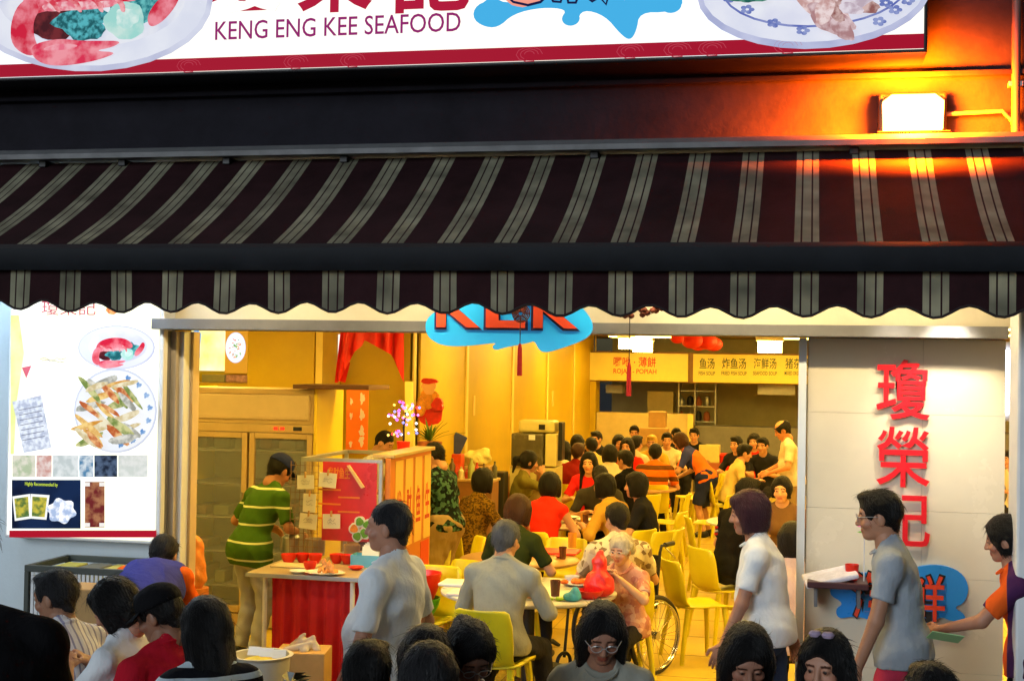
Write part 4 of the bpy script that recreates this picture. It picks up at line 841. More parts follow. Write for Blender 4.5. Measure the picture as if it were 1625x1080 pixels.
lobj('drink_glass', 'dark drink glass on the grey table near the man', 'glass', onT(881, 945, .751), [(.03, 0), (.038, .11), (.036, .11), (.028, .01), (0, .01)], mat('dark_drink', (.12, .04, .03), .15, .1, spec=.6))
sd = Sdf(); sd.ell((0, 0, .03), (.06, .05, .035), .03); sd.ell((.02, 0, .06), (.03, .03, .04), .03); V, Q = sd.net(.01, [(_v((0, 0, .001)), _v((0, 0, -1)))], .005)
tb = npmesh('tissue_pack', V, Q, mat('blue_tissue', lin((70, 170, 210)), .6, .5, 14, .6, 30), None); tb.location = onT(908, 953, .751); tag(tb, 'crumpled blue and white tissue pack on the grey table', 'tissue pack')
bx_ = MB().box(-.16, .16, -.12, .12, 0, .022, 0, .008).build('food_box', M_styro, None); bx_.location = onT(735, 927, .751); tag(bx_, 'white foam food box on the grey table edge', 'food box')
bx_ = MB().box(-.1, .1, -.1, .1, 0, .018, 0, .006).build('napkin_pile', mat('napkin', (.8, .74, .74), .8, .1, 9, .6, 30), None); bx_.location = onT(735, 942, .751); tag(bx_, 'pile of used napkins on the grey table edge', 'napkins')
lobj('food_plate', 'white plate of scraps beside the red bag on the grey table', 'plate', onT(918, 928, .751), plate_prof(.12), M_plate)
sd = Sdf(); r_ = random.Random(2)
for i in range(14): sd.ell((r_.uniform(-.09, .09), r_.uniform(-.06, .06), .02), (.03, .02, .016), .01)
V, Q = sd.net(.009); fo = npmesh('leftover_food', V, Q, mat('chilli_food', lin((235, 110, 25)), .4, .5, 30), None); fo.location = onT(915, 926, .765); tag(fo, 'orange heap of leftovers on the white plate', 'food')
fo = npmesh('lime_slice_heap', V*.6, Q, mat('lime_food', lin((150, 190, 40)), .4, .3, 30), None); fo.location = onT(887, 952, .753); tag(fo, 'small green heap of vegetable scraps on the grey table', 'food')
tr = MB().box(-.24, .24, -.16, .16, 0, .02, 0, .01).build('serving_tray', M_redp, None); tr.location = onT(875, 876, .751); tag(tr, 'flat red serving tray on the brown table', 'tray')
lobj('drink_glass', 'amber drink glass standing on the brown table', 'glass', onT(908, 868, .751), [(.035, 0), (.04, .13), (.038, .13), (.03, .01), (0, .01)], mat('amber_drink', (.65, .28, .03), .15, .1, spec=.6))
for i, (px, py, m_) in enumerate(((905, 822, M_plate), (930, 826, M_plate), (885, 829, M_plate), (925, 815, M_redp), (990, 768, M_plate), (1015, 771, M_plate), (1200, 826, M_plate), (1228, 829, M_redp))):
    lobj('plate', 'small plate of food among the diners on a crowded round table', 'plate', onT(px, py, .752), plate_prof(.11), m_, group='plates on the crowded tables')
r_ = random.Random(41)
for nm, (tx, ty), r0, n_ in (('grey topped table by the wheelchair', t1.xy, .5, 7), ('brown table with the red tray', t2.xy, .38, 5), ('brown table of the red topped diners', t3.xy, .52, 9), ('table of the orange striped diner', t4.xy, .5, 7), ('table beside the standing man', t5.xy, .45, 6), ('table by the side wall', t6.xy, .45, 5)):
    for i in range(n_):
        a = r_.uniform(0, 6.283); q = r0*math.sqrt(r_.uniform(.1, 1)); loc = (tx + q*math.cos(a), ty + q*math.sin(a), .7515); kd = i % 4
        if kd == 0: lobj('tumbler', 'clear tumbler of tea on the ' + nm, 'glass', loc, [(.026, 0), (.033, .1), (.031, .1), (.024, .008), (0, .008)], (MATS['amber_drink'], MATS['dark_drink'])[i % 3 > 0], 16, 'tumblers on the ' + nm)
        elif kd == 1: lobj('rice_bowl', 'small white rice bowl on the ' + nm, 'bowl', loc, bowl_prof(.058, .05), M_plate, 20, 'rice bowls on the ' + nm)
        elif kd == 2:
            o = MB().tube([(-.11, 0, .006), (.11, .004, .006)], .0035, 5).tube([(-.11, .012, .006), (.11, .02, .006)], .0035, 5).build('chopsticks', mat('chopstick_brown', (.25, .1, .04), .4, .1), None); o.location = loc; o.rotation_euler = (0, 0, a); tag(o, 'pair of chopsticks lying on the ' + nm, 'chopsticks', 'chopsticks on the ' + nm)
        else: lobj('sauce_dish', 'tiny red sauce dish on the ' + nm, 'dish', loc, plate_prof(.045), M_redp, 16, 'sauce dishes on the ' + nm)
# ================================================================== kitchen side
fz = P(400, 615, 11.3).z; fx0, fx1 = P(285, 800, 11.3).x, P(500, 800, 11.3).x
FR = thing('display_fridge', 'tall two door glass display fridge with beige light panel', 'fridge', ((fx0 + fx1)/2, 11.65, 0)); h = (fx1 - fx0)/2; M_fr = mat('beige_enamel', (.50, .36, .17), .4, .1, 3); M_fy = mat('enamel_yellow_lit', (.80, .60, .04), .4, .06, 3)  # side enamel carries the hall's yellow light in its colour
zd1 = P(400, 686, 11.3).z; zd0 = .14
MB().box(h - .03, h, -.345, .35, .02, fz - .0, 0, .006).build('side_panel', M_fy, FR); MB().box(-h, -h + .03, -.345, .35, .02, fz, 0, .006).build('side_panel', M_fy, FR)
MB().box(-h + .031, h - .031, .3, .35, .02, fz - .05, 0, .004).build('back_panel', mat('fridge_liner', (.42, .46, .46), .4, .1), FR); MB().box(-h + .031, h - .031, -.34, .299, .02, .13, 0, .006).build('base', M_fr, FR)
MB().box(-h + .031, h - .031, -.35, .299, zd1 + .08, fz - .005, 0, .006).build('header_box', M_fr, FR)
MB().box(-h + .06, h - .06, -.362, -.351, zd1 + .12, fz - .05, 0, .02).build('light_panel', mat('header_acrylic', (.62, .48, .30), .3, .12, 2), FR)
MB().box(-h + .031, h - .031, -.345, .299, zd1 + .005, zd1 + .078, 0, .004).build('rail', M_fr, FR)
for x in (.24, .3): MB().box(x, x + .035, -.352, -.346, zd1 + .03, zd1 + .055).build('red_indicator', glow('indicator_red', (255, 40, 20), 3), FR)
MB().box(.42, .50, -.352, -.346, zd1 + .025, zd1 + .06, 0, .003).build('control_plate', M_black, FR)
M_glass = mat('fridge_glass', (.55, .6, .6), .05, 0, alpha=.16, spec=.8)
for a, b in ((-h + .04, -.01), (.01, h - .04)):
    d_ = MB(); d_.box(a, a + .05, -.345, -.30, zd0, zd1, 0, .006); d_.box(b - .05, b, -.345, -.30, zd0, zd1, 0, .006); d_.box(a + .051, b - .051, -.345, -.30, zd0, zd0 + .06, 0, .006); d_.box(a + .051, b - .051, -.345, -.30, zd1 - .05, zd1, 0, .006)
    do = d_.build('door', M_fr, FR); MB().box(a + .051, b - .051, -.33, -.322, zd0 + .061, zd1 - .051).build('pane', M_glass, do); MB().box(b - .045, b - .03, -.375, -.346, .8, 1.2, 0, .006).build('handle', M_alu, do)
r_ = random.Random(12)
for i in range(5):
    z = .35 + i*.3; sh_ = MB().box(-h + .035, h - .035, -.28, .28, z, z + .02, 0, .003).build('shelf', M_alud, FR)
    for j in range(6):
        if r_.random() < .62: w_ = r_.uniform(.05, .09); x = -h + .12 + j*(2*h - .24)/5; MB().box(x - w_, x + w_, -.2, .1, z + .021, z + r_.uniform(.09, .2), 0, .01).build('food_pack', mat('pack%d' % (j % 4), ((.16, .1, .06), (.12, .14, .08), (.22, .2, .16), (.14, .05, .03))[j % 4], .5, .3), FR)
q = P(540, 612, 11.5)
SB = MB().box(P(484, 612, 11.5).x, P(602, 612, 11.5).x, 11.2, 11.8, fz + .002, fz + .04, 0, .005).build('wooden_board', mat('dark_wood', (.12, .05, .02), .5, .3, 8, stretch=(1, 8, 8)), None); tag(SB, 'dark brown wooden board lying on top of the fridge', 'board')
def panelbox(name, label, cat, px0, py0, px1, py1, Y, m, d=.06):
    a, b = P(px0, (py0 + py1)/2, Y), P(px1, (py0 + py1)/2, Y); z1, z0 = P((px0 + px1)/2, py0, Y).z, P((px0 + px1)/2, py1, Y).z
    T = thing(name, label, cat, ((a.x + b.x)/2, Y + d, z0)); MB().box(-(b.x - a.x)/2, (b.x - a.x)/2, -d, 0, 0, z1 - z0, 0, .004).build('panel', m, T); return T, (b.x - a.x), z1 - z0
T, w_, h_ = panelbox('menu_light_panel', 'yellow backlit menu panel with blue mascot-free splash high on the kitchen wall', 'sign', 303, 518, 354, 588, 14.1, glow('menu_yellow', (255, 235, 110), 1.3, rgb2=(255, 250, 200), scale=2))
T['label'] = 'yellow backlit menu panel with blue strip high on the kitchen wall'
MB().prism(blob(-w_/2 + .06, h_*.55, .06, h_*.4, 20, .12), -.066, -.061).build('blue_print', glow('menu_blue', (110, 180, 235), 1.1), T)
T, w_, h_ = panelbox('dish_light_panel', 'backlit panel with a round plate of food high on the kitchen wall', 'sign', 357, 518, 391, 592, 14.1, glow('menu_amber', (235, 160, 40), .9))
dish(T, lambda x, y: (x/100, y/100), -.062, 0, h_*55, 12, 17, 100, 21, pal=[((215, 110, 60), (245, 200, 130)), ((90, 150, 70), (190, 215, 130)), ((235, 225, 210), (190, 150, 110))], est=1.2, n=24)
T, w_, h_ = panelbox('dish_light_panel', 'narrow bright panel with a white dish beside the red cloth', 'sign', 514, 530, 537, 593, 14.1, glow('menu_white', (250, 240, 225), 1.3))
dish(T, lambda x, y: (x/100, y/100), -.062, 0, h_*60, 7, 13, 100, 22, pal=[((190, 70, 60), (240, 170, 140)), ((150, 110, 100), (235, 215, 200))], est=1.1, n=16)
T, w_, h_ = panelbox('storage_box', 'green grey carton on the ledge under the menu panel', 'box', 320, 594, 356, 606, 13.9, mat('carton_green', (.32, .33, .2), .6, .15)); T, w_, h_ = panelbox('plastic_bundle', 'pink plastic bundle on the ledge under the dish panel', 'bundle', 358, 595, 392, 606, 13.9, mat('pink_film', (.6, .35, .42), .4, .5, 20))
part('ledge', M_ochre, P(300, 610, 13.9).x, P(440, 610, 13.9).x, 13.7, 14.19, P(350, 618, 13.9).z, P(350, 607, 13.9).z)
part('wall_pier', M_ochre, P(392, 600, 13.6).x, P(498, 600, 13.6).x, 13.6, 14.19, 0, ZC - .01); part('pier_edge', M_strip, P(499, 600, 13.6).x, P(510, 600, 13.6).x, 13.62, 14.19, 0, ZC - .011)
# red festive cloth hung in a swag
RC = thing('red_swag_cloth', 'red festive cloth swag hung high in the kitchen corner', 'cloth', P(588, 532, 13.0)); o_ = RC.location
def rpt(px, py, dy=0): q = P(px, py, 13.0 + dy); return (q.x - o_.x, q.y - o_.y, q.z - o_.z)
M_rc = mat('red_satin', lin((215, 28, 18)), .5, .15, 6, .5, 10)
top = [rpt(541 + i*100/24, 520, .04*math.sin(i*1.3)) for i in range(25)]
def low(i):
    x = 541 + i*100/24
    return 607 - 0*x if x < 548 else (604 - (x - 548)*2.1 if x < 580 else (540 + (x - 580)*.55 if x < 622 else 563 + (x - 622)*2.4))
bot = [rpt(531 + i*110/24 if i < 8 else 541 + i*100/24, min(607, low(i)), .05*math.sin(i*1.3 + .5)) for i in range(25)]
midr = [tuple((a + b)/2 + (0 if k != 1 else .04*math.sin(i*1.7)) for k, (a, b) in enumerate(zip(t_, b_))) for i, (t_, b_) in enumerate(zip(top, bot))]
mesh('cloth', top + midr + bot, [(r0*25 + i, (r0 + 1)*25 + i, (r0 + 1)*25 + i + 1, r0*25 + i + 1) for r0 in (0, 1) for i in range(24)], M_rc, RC, True)
mesh('tail', [rpt(x, y, .05) for x, y in ((541, 560), (556, 575), (548, 607), (533, 603))] + [rpt(x, y, .06) for x, y in ((541, 560), (556, 575), (548, 607), (533, 603))], [(0, 1, 2, 3), (7, 6, 5, 4)], M_rc, RC)
# orange couplet banner
T, w_, h_ = panelbox('couplet_banner', 'orange vertical banner with pale characters hanging beside the fridge', 'banner', 549, 616, 584, 720, 12.6, mat('orange_paper', lin((235, 115, 25)), .6, .1, 5), .01)
for x_, zz in ((-.06, .8), (-.06, .58), (-.06, .15), (.05, .85), (.05, .6), (.05, .35), (.05, .2)):
    MB().prism(blob(x_, zz*h_, .014 if x_ < 0 else .024, .03 if x_ < 0 else .05, 16, .22, int(zz*100)), -.0135, -.0105).build('faded_brush_mark', mat('pale_ink', (.75, .6, .6), .6, .05), T)
PST = thing('leaning_post', 'yellow board leaning against the corner of the side wall', 'board', P(655, 700, 12.8)); PST.location.z = 0
a, b = P(648, 605, 12.8), P(662, 720, 12.8); MB().add([(a.x - PST.location.x - .035, 0, a.z), (a.x - PST.location.x + .045, 0, a.z), (.05, -.05, 0), (-.03, -.05, 0), (a.x - PST.location.x - .035, .03, a.z), (a.x - PST.location.x + .045, .03, a.z), (.05, -.02, 0), (-.03, -.02, 0)], [(3, 2, 1, 0), (4, 5, 6, 7), (0, 1, 5, 4), (1, 2, 6, 5), (2, 3, 7, 6), (3, 0, 4, 7)]).build('board', M_strip, PST)
# ---- glass case with the red poster, menu slips on a wire grid
cy0, cy1 = 10.0, 11.05; cx0, cx1 = P(476, 800, cy0).x, P(606, 800, cy0).x; czt, czb = P(540, 727, cy0).z, P(540, 862, cy0).z
CS = thing('glass_food_case', 'aluminium framed glass food case with red poster and menu slips', 'display case', ((cx0 + cx1)/2, cy0, 0)); hw = (cx1 - cx0)/2
fr_ = MB()
for x in (-hw, hw - .03): fr_.box(x, x + .03, 0, .03, 0, czt - .031, 0, .003)
for x in (-hw, hw - .03): fr_.box(x, x + .03, cy1 - cy0 - .03, cy1 - cy0, 0, czt - .031, 0, .003)
fr_.box(-hw, hw, 0, .03, czt - .03, czt, 0, .003); fr_.box(-hw, hw, cy1 - cy0 - .03, cy1 - cy0, czt - .03, czt, 0, .003); fr_.box(-hw, -hw + .03, .031, cy1 - cy0 - .031, czt - .03, czt, 0, .003); fr_.box(hw - .03, hw, .031, cy1 - cy0 - .031, czt - .03, czt, 0, .003)
fr_.build('frame', M_alu, CS); MB().box(-hw + .031, hw - .031, .01, .016, czb - .2, czt - .031).build('glass', mat('case_glass', (.6, .55, .5), .05, 0, alpha=.15, spec=.8), CS)
MB().box(-hw + .031, hw - .031, .05, cy1 - cy0 - .05, .0, czb - .22, 0, .005).build('counter_body', M_fr, CS); MB().box(-hw + .031, hw - .031, .04, cy1 - cy0 - .04, czb - .21, czb - .19, 0, .004).build('shelf', M_alu, CS)
def cpt(px, py, Y=cy0): q = P(px, py, Y); return q.x - CS.location.x, q.z
a, b = cpt(512, 790)[0], cpt(598, 790)[0]; pz1, pz0 = cpt(555, 733)[1], cpt(555, 858)[1]
po = MB().box(a, b, -.008, -.002, pz0, pz1).build('poster', mat('red_poster', lin((205, 25, 35)), .3, .25, 3, spec=.6), CS)
MB().prism([(cpt(552, 738)[0], cpt(552, 738)[1]), (cpt(556, 737)[0], cpt(556, 737)[1]), (cpt(580, 772)[0], cpt(580, 772)[1]), (cpt(575, 774)[0], cpt(575, 774)[1])], -.03, -.012).build('wooden_scoop', mat('pale_wood', (.7, .5, .3), .5, .1), CS)
text('poster_heading', '发财鱼生', mat('gold_ink', lin((225, 130, 40)), .5, .1), po, cpt(535, 0)[0], cpt(570, 0)[0], pz1 - .13, pz1 - .04, -.0085, .001, .02)
for i in range(5): MB().box(cpt(520 + (i % 2)*32, 0)[0], cpt(556 + (i % 2)*30, 0)[0], -.0095, -.0082, pz1 - .22 - i*.055, pz1 - .208 - i*.055).build('poster_line', MATS['gold_ink'], po)
fl_ = MB()
for cx_, cy_, r in ((563, 838, 9), (572, 827, 9), (584, 832, 9), (580, 845, 10), (568, 850, 9)): c_ = cpt(cx_, cy_); fl_.prism(blob(c_[0], c_[1], r/206, r/206, 16, .04, cx_), -.012 - cx_*1e-5, -.0085, 0); fl_.prism(blob(c_[0], c_[1], r/290, r/290, 14, .1, cy_), -.0165 - cx_*1e-5, -.0145, 1 + (cx_ % 2))
fl_.build('dish_picture', [mat('poster_white_ink', (.75, .78, .74), .5, .05), mat('leaf_print', lin((90, 150, 40)), .5, .4, 30), mat('orange_print', lin((225, 140, 40)), .5, .4, 30)], po)
gr = MB()
for i in range(7): gr.tube([(cpt(478 + i*7.2, 0)[0], -.02, czt - .03), (cpt(478 + i*7.2, 0)[0], -.02, czb - .2)], .0028, 5)
for i in range(18): z = czt - .06 - i*.052; gr.tube([(cpt(477, 0)[0], -.02, z), (cpt(523, 0)[0], -.02, z)], .0022, 5)
gr.build('wire_grid', mat('grid_wire', (.25, .16, .1), .4, .1, metal=.4), CS)
M_pap = mat('paper', (.76, .76, .74), .8, .05)
for x_, y_, w_, h_, an in ((487, 764, 28, 22, -2), (522, 761, 29, 23, 4), (493, 797, 21, 29, 2), (491, 826, 29, 24, 5), (528, 826, 29, 23, -2)):
    c_ = cpt(x_, y_); W2, H2 = w_/206/2, h_/206/2; sl_ = MB().box(-W2, W2, -.002, .002, -H2, H2).build('menu_slip', M_pap, CS, loc=(c_[0], -.028, c_[1]), rot=(0, R(an), 0))
    MB().box(-.006, .006, -.012, .008, -.02, .025, 0, .002).build('clothes_peg', mat('peg_wood', (.5, .3, .12), .6, .2), sl_, loc=(0, 0, H2)); scribble('handwriting', mat('pen_ink', (.2, .22, .3), .7, 0), sl_, -W2*.5, W2*.5, -H2*.4, H2*.4, -.0032, x_)
# orange side counter with calligraphy strips facing the aisle
oy0, oy1 = cy1 + .02, YX(668) if 0 else 12.3
SCN = thing('calligraphy_counter', 'orange counter with yellow calligraphy strips facing the dining aisle', 'counter', (cx1, 10.05, 0)); M_or = mat('orange_board', (.62, .20, .03), .5, .15, 4)
zt = P(640, 720, 10.6).z; MB().box(.004, .05, .0, 1.15, .3, zt, 0, .004).build('board', M_or, SCN); MB().box(-.1, .08, -.0, 1.17, zt + .002, zt + .03, 0, .004).build('counter_ledge', M_fr, SCN)
for i, ch in enumerate('发财鱼生'):
    y_ = .12 + i*.27; st = MB().box(.051, .055, y_, y_ + .2, zt - .72, zt - .03).build('paper_strip', mat('yellow_paper', (.80, .52, .12), .7, .08), SCN)
    text('character', ch, mat('red_ink', lin((190, 50, 20)), .6, .1), st, y_ + .03, y_ + .17, zt - .56, zt - .26, .0552, .001, .015, side=True)
MB().box(.051, .054, .86, 1.1, .35, zt - .74).build('red_strip', mat('couplet_red', lin((215, 70, 20)), .6, .1), SCN)
# LED flower tree on the counter
q = P(640, 715, 11.0); LT = thing('led_flower_tree', 'tabletop tree of coloured lights behind the calligraphy counter', 'lights', (q.x, 11.0, q.z)); r_ = random.Random(9)
MB().tube([(0, 0, 0), (0, 0, .2), (.02, 0, .34)], .008, 6).build('stem', M_black, LT); MB().lathe([(.05, 0), (.06, .08), (.0, .08)], n=14).build('pot', M_redp, LT, True)
for i in range(60):
    a = r_.uniform(0, 6.283); b = r_.uniform(0, .14); p_ = (b*math.cos(a), b*math.sin(a)*.6, .12 + r_.uniform(0, .3)); cc = r_.choice([(255, 120, 200), (255, 255, 255), (120, 130, 255), (255, 60, 60), (255, 200, 90), (200, 90, 255)])
    MB().lathe([(0, -.012), (.009, -.006), (.012, 0), (.009, .006), (0, .012)], p_, 6).build('bulb', glow('led_%d%d' % (cc[0], cc[1]), cc, 3), LT)
# ---- table with red skirt before the case
ty0, ty1 = 9.25, 9.95; tx0, tx1 = P(391, 912, ty0).x, P(581, 924, ty0).x; tz = P(480, 912, ty0).z
TB = thing('red_skirted_table', 'serving table with red cloth skirt and brown top by the case', 'table', ((tx0 + tx1)/2, (ty0 + ty1)/2, 0)); hw2 = (tx1 - tx0)/2; hd = (ty1 - ty0)/2
MB().box(-hw2, hw2, -hd, hd, tz - .028, tz, 0, .003).build('tabletop', mat('wood_top', (.36, .27, .18), .35, .2, 4, stretch=(1, 6, 6)), TB); MB().box(-hw2 - .006, hw2 + .006, -hd - .006, -hd - .0005, tz - .03, tz - .001, 0, .002).build('edge_band', M_alu, TB)
for x in (-1, 1):
    for y in (-1, 1): MB().tube([(x*(hw2 - .12), y*(hd - .06), 0), (x*(hw2 - .12), y*(hd - .06), tz - .029)], .018, 8).build('leg', M_white, TB, True)
v = []; nn = 90
for j in range(7):
    for i in range(nn + 1):
        u_ = i/nn; x = -hw2 + .16 + u_*(2*hw2 - .2); wv = .028*math.sin(u_*38) + .014*math.sin(u_*71 + j*.3); v.append((x, -hd + .10 + wv*(.35 + .65*j/6), (tz - .035)*(1 - j/6) + .01))
mesh('skirt', v, [(j*(nn + 1) + i, (j + 1)*(nn + 1) + i, (j + 1)*(nn + 1) + i + 1, j*(nn + 1) + i + 1) for j in range(6) for i in range(nn)], mat('red_skirt_cloth', lin((190, 24, 38)), .75, .15, 5, .3, 20), TB, True)
v2 = [(hw2 - .06 + .02*math.sin(i*.8), -hd + .1 + i*(2*hd - .2)/20, z) for z in (tz - .035, .01) for i in range(21)]; mesh('skirt', v2, [(i, i + 1, i + 22, i + 21) for i in range(20)], MATS['red_skirt_cloth'], TB, True)
for i, (px, py, r) in enumerate(((458, 893, .06), (480, 892, .055), (500, 893, .055), (492, 906, .05), (534, 893, .055), (551, 894, .055))): lobj('red_bowl', 'small red bowl set out on the red skirted table', 'bowl', onT(px, py, tz + .001), bowl_prof(r, .07), M_redp, group='red bowls on the skirted table')
lobj('oval_platter', 'large white oval platter of shredded salad on the skirted table', 'platter', onT(515, 911, tz + .001), plate_prof(.15), M_plate, sx=1, sy=.7); r_ = random.Random(5); sd = Sdf()
for i in range(26): a = r_.uniform(0, 6.28); b = r_.uniform(0, .08); sd.cone((b*math.cos(a), b*math.sin(a)*.7, .01), (b*math.cos(a)*.5 + r_.uniform(-.03, .03), b*math.sin(a)*.4, .03 + .07*(1 - b/.08)), .012, .007, .006)
V, Q = sd.net(.007); fo = npmesh('salad_heap', V, Q, mat('shredded_salad', lin((225, 150, 80)), .5, .6, 40), None); fo.location = onT(518, 908, tz + .012); tag(fo, 'colourful shredded salad heap on the oval platter', 'food')
lobj('saucer', 'small white saucer at the edge of the skirted table', 'saucer', onT(473, 909, tz + .001), plate_prof(.065), M_plate)
lobj('saucer', 'red saucer between platter and blue box', 'saucer', onT(565, 903, tz + .001), plate_prof(.06), M_redp)
tr = MB().box(-.17, .17, -.1, .1, 0, .012, 0, .005).build('cutlery_tray', mat('beige_tray', (.6, .5, .35), .4, .1), None); tr.location = onT(470, 898, tz + .001); tag(tr, 'beige tray under the red bowls', 'tray')
q = onT(585, 898, tz + .001); BB = thing('blue_caddy', 'light blue plastic caddy holding white cards on the skirted table', 'caddy', q); b_ = MB(); M_bl = mat('light_blue_plastic', lin((95, 180, 220)), .4, .05)
b_.box(-.12, .12, -.07, -.065, 0, .09); b_.box(-.12, .12, .065, .07, 0, .09); b_.box(-.12, -.115, -.064, .064, 0, .09); b_.box(.115, .12, -.064, .064, 0, .09); b_.box(-.114, .114, -.064, .064, 0, .006); b_.build('tray', M_bl, BB)
for i in range(4): MB().box(-.05, .08, -.001, .001, .01, .15 + .01*i).build('card', M_pap, BB, loc=(.01*i, -.03 + .018*i, 0), rot=(R(-12 + 5*i), 0, R(4*i)))
jr = thing('steel_pot', 'dull steel pot behind the wire grid under the case', 'pot', onT(463, 880, tz + .001)); MB().lathe([(.07, 0), (.075, .14), (.07, .14), (.066, .01), (0, .01)], n=20).build('pot', M_alu, jr, True); MB().lathe([(.076, .141), (.05, .165), (.012, .17), (.012, .19), (0, .19)], n=20).build('lid', M_alu, jr, True)
lobj('glass_jar', 'clear grey plastic tub behind the wire grid', 'tub', onT(500, 880, tz + .001), [(.075, 0), (.08, .13), (.076, .13), (.07, .01), (0, .01)], mat('grey_tub', (.4, .38, .4), .3, .1))
lobj('yellow_tub', 'yellow tub of powder beside the blue caddy', 'tub', onT(558, 884, tz + .001), [(.06, 0), (.065, .1), (.06, .1), (.055, .01), (0, .01)], mat('mustard_tub', (.6, .42, .12), .4, .1))
# bucket on chair, bags at the door
bq = spot(674, 212); lobj('green_bucket', 'green plastic basin on the chair beside the white shirted man', 'basin', (bq.x, bq.y, .455), bowl_prof(.15, .16), mat('green_plastic', lin((90, 200, 50)), .4, .05)); lobj('red_basin', 'red plastic basin stacked in the green basin on a chair', 'basin', (bq.x, bq.y, .56), bowl_prof(.155, .24), M_redp)
bq = P(308, 905, 9.4); OB = thing('orange_bag', 'orange clear plastic bag hanging by the door frame edge', 'bag', (bq.x, 9.4, 0)); sd = Sdf(); sd.cone((0, 0, .75), (0, 0, 1.0), .09, .06, .04); V, Q = sd.net(.014, (), .008); npmesh('bag', V, Q, mat('orange_film', lin((230, 140, 60)), .3, .3, 9, .6, 20), OB); MB().lathe([(.1, 0), (.11, .68), (0, .68)], n=18).build('stand', M_or, OB, True)
# ---- goods along the side wall
def crate(px, py, s, w_, d_, h_, m, name, label, cat, z=None, rz=0):
    q = spot(px, s); zz = z if z is not None else max(0, CAM.z - (py - (580 + (px - 812)*.0166))/s); o = MB().box(-w_/2, w_/2, -d_/2, d_/2, 0, h_, 0, .012).build(name, m, None); o.location = (q.x, q.y, zz); o.rotation_euler = (0, 0, R(rz)); return tag(o, label, cat)
M_card = mat('cardboard', (.45, .27, .10), .75, .15, 6); M_cardr = mat('cardboard_red', (.40, .12, .05), .7, .2, 3); M_mach = mat('cream_machine', (.66, .58, .22), .4, .08)
def sh_thing(name, label, cat, px, s): q = spot(px, s); return thing(name, label, cat, q, 0)
DM = sh_thing('drink_machine', 'cream drinks machine with dark film covered tank by the side wall', 'machine', 852, 128)
def zz(px, py, s): return CAM.z - (py - (580 + (px - 812)*.0166))/s
MB().box(-.28, .30, -.2, .25, .0, zz(850, 738, 128), 0, .01).build('cabinet', M_mach, DM); MB().box(-.26, .14, -.24, .2, zz(850, 737, 128), zz(850, 686, 128), 0, .02).build('tank', mat('dark_film', (.10, .09, .05), .25, .3, 6, .5, 9), DM)
MB().box(-.2, .26, -.12, .22, zz(850, 685, 128), zz(850, 666, 128), 0, .03).build('top_unit', M_mach, DM); MB().box(.16, .30, -.22, .22, zz(850, 737, 128), zz(850, 686, 128), 0, .01).build('tower', M_mach, DM); MB().box(.06, .14, -.13, -.121, zz(850, 680, 128), zz(850, 672, 128), 0, .002).build('display', M_black, DM); MB().box(-.04, .04, -.245, -.241, zz(850, 696, 128), zz(850, 688, 128), 0, .001).build('sticker', M_pap, DM)
MB().box(.301, .35, -.1, .1, zz(850, 728, 128), zz(850, 668, 128), 0, .006).build('black_panel', M_black, DM)
for i, (px, py, w_, h_, m_) in enumerate(((822, 772, .34, .33, M_cardr), (822, 745, .33, .20, M_card))): crate(px, py, 126, w_, .3, h_, m_, 'carton', ('red printed carton at the bottom of the pile before the drinks machine', 'plain carton on the red printed carton before the drinks machine')[i], 'carton', z=.45 + (0, .331)[i] if 1 else None)
bse = sh_thing('low_bench', 'low dark bench under the cartons before the drinks machine', 'bench', 822, 126); MB().box(-.25, .25, -.2, .2, .40, .449, 0, .01).build('top', M_fr, bse)
for x in (-1, 1):
    for y in (-1, 1): MB().tube([(x*.2, y*.15, 0), (x*.2, y*.15, .399)], .02, 6).build('leg', M_fr, bse)
SH = sh_thing('sauce_shelf', 'brown side shelf crowded with bottles and tubs along the ochre wall', 'shelf', 735, 138); zt = zz(735, 757, 138); MB().box(-.42, .42, -.2, .2, zt - .03, zt, 0, .006).build('top', M_fr, SH); MB().box(-.40, .40, -.18, .19, 0, zt - .031, 0, .006).build('cabinet', mat('brown_cabinet', (.26, .13, .05), .5, .2), SH)
r_ = random.Random(31)
for i in range(14):
    x = -.38 + i*.058; hgt = r_.uniform(.1, .26); r0 = r_.uniform(.022, .04); cc = r_.choice([(.3, .34, .1), (.55, .05, .03), (.12, .08, .04), (.6, .5, .3), (.7, .62, .4), (.08, .08, .05)])
    o = MB().lathe([(r0, 0), (r0, hgt*.65), (r0*.4, hgt*.8), (r0*.4, hgt), (0, hgt)], n=12).build('sauce_bottle', mat('bottle_%d' % int(cc[0]*100), cc, .3, .15), None, True); q = SH.location; o.location = (q.x + x, q.y + r_.uniform(-.12, .12), zt + .001); tag(o, 'sauce bottle or tub standing on the crowded side shelf', 'bottle', 'bottles on the side shelf')
crate(720, 720, 134, .26, .2, .24, mat('red_tin', lin((205, 70, 30)), .4, .3, 6), 'snack_tin', 'orange red tin on the side shelf under the blue booklet', 'tin', z=zt + .002)
bk = crate(722, 698, 134, .16, .03, .24, mat('booklet_blue', lin((60, 70, 130)), .4, .3, 9), 'booklet', 'dark blue booklet leaning on top of the tin', 'booklet', z=zt + .25); bk.rotation_euler = (0, R(24), 0)
sd = Sdf(); sd.ell((0, 0, .08), (.18, .12, .09), .04); sd.ell((.1, 0, .13), (.08, .07, .07), .04); V, Q = sd.net(.014, [(_v((0, 0, .002)), _v((0, 0, -1)))], .01, 3); o = npmesh('plastic_sack', V, Q, mat('yellow_film', (.78, .68, .25), .35, .2, 9, .6, 20), None); q = spot(758, 132); o.location = (q.x, q.y, zz(758, 720, 132) - .13); tag(o, 'crumpled yellow plastic sack on a box by the ochre wall', 'sack')
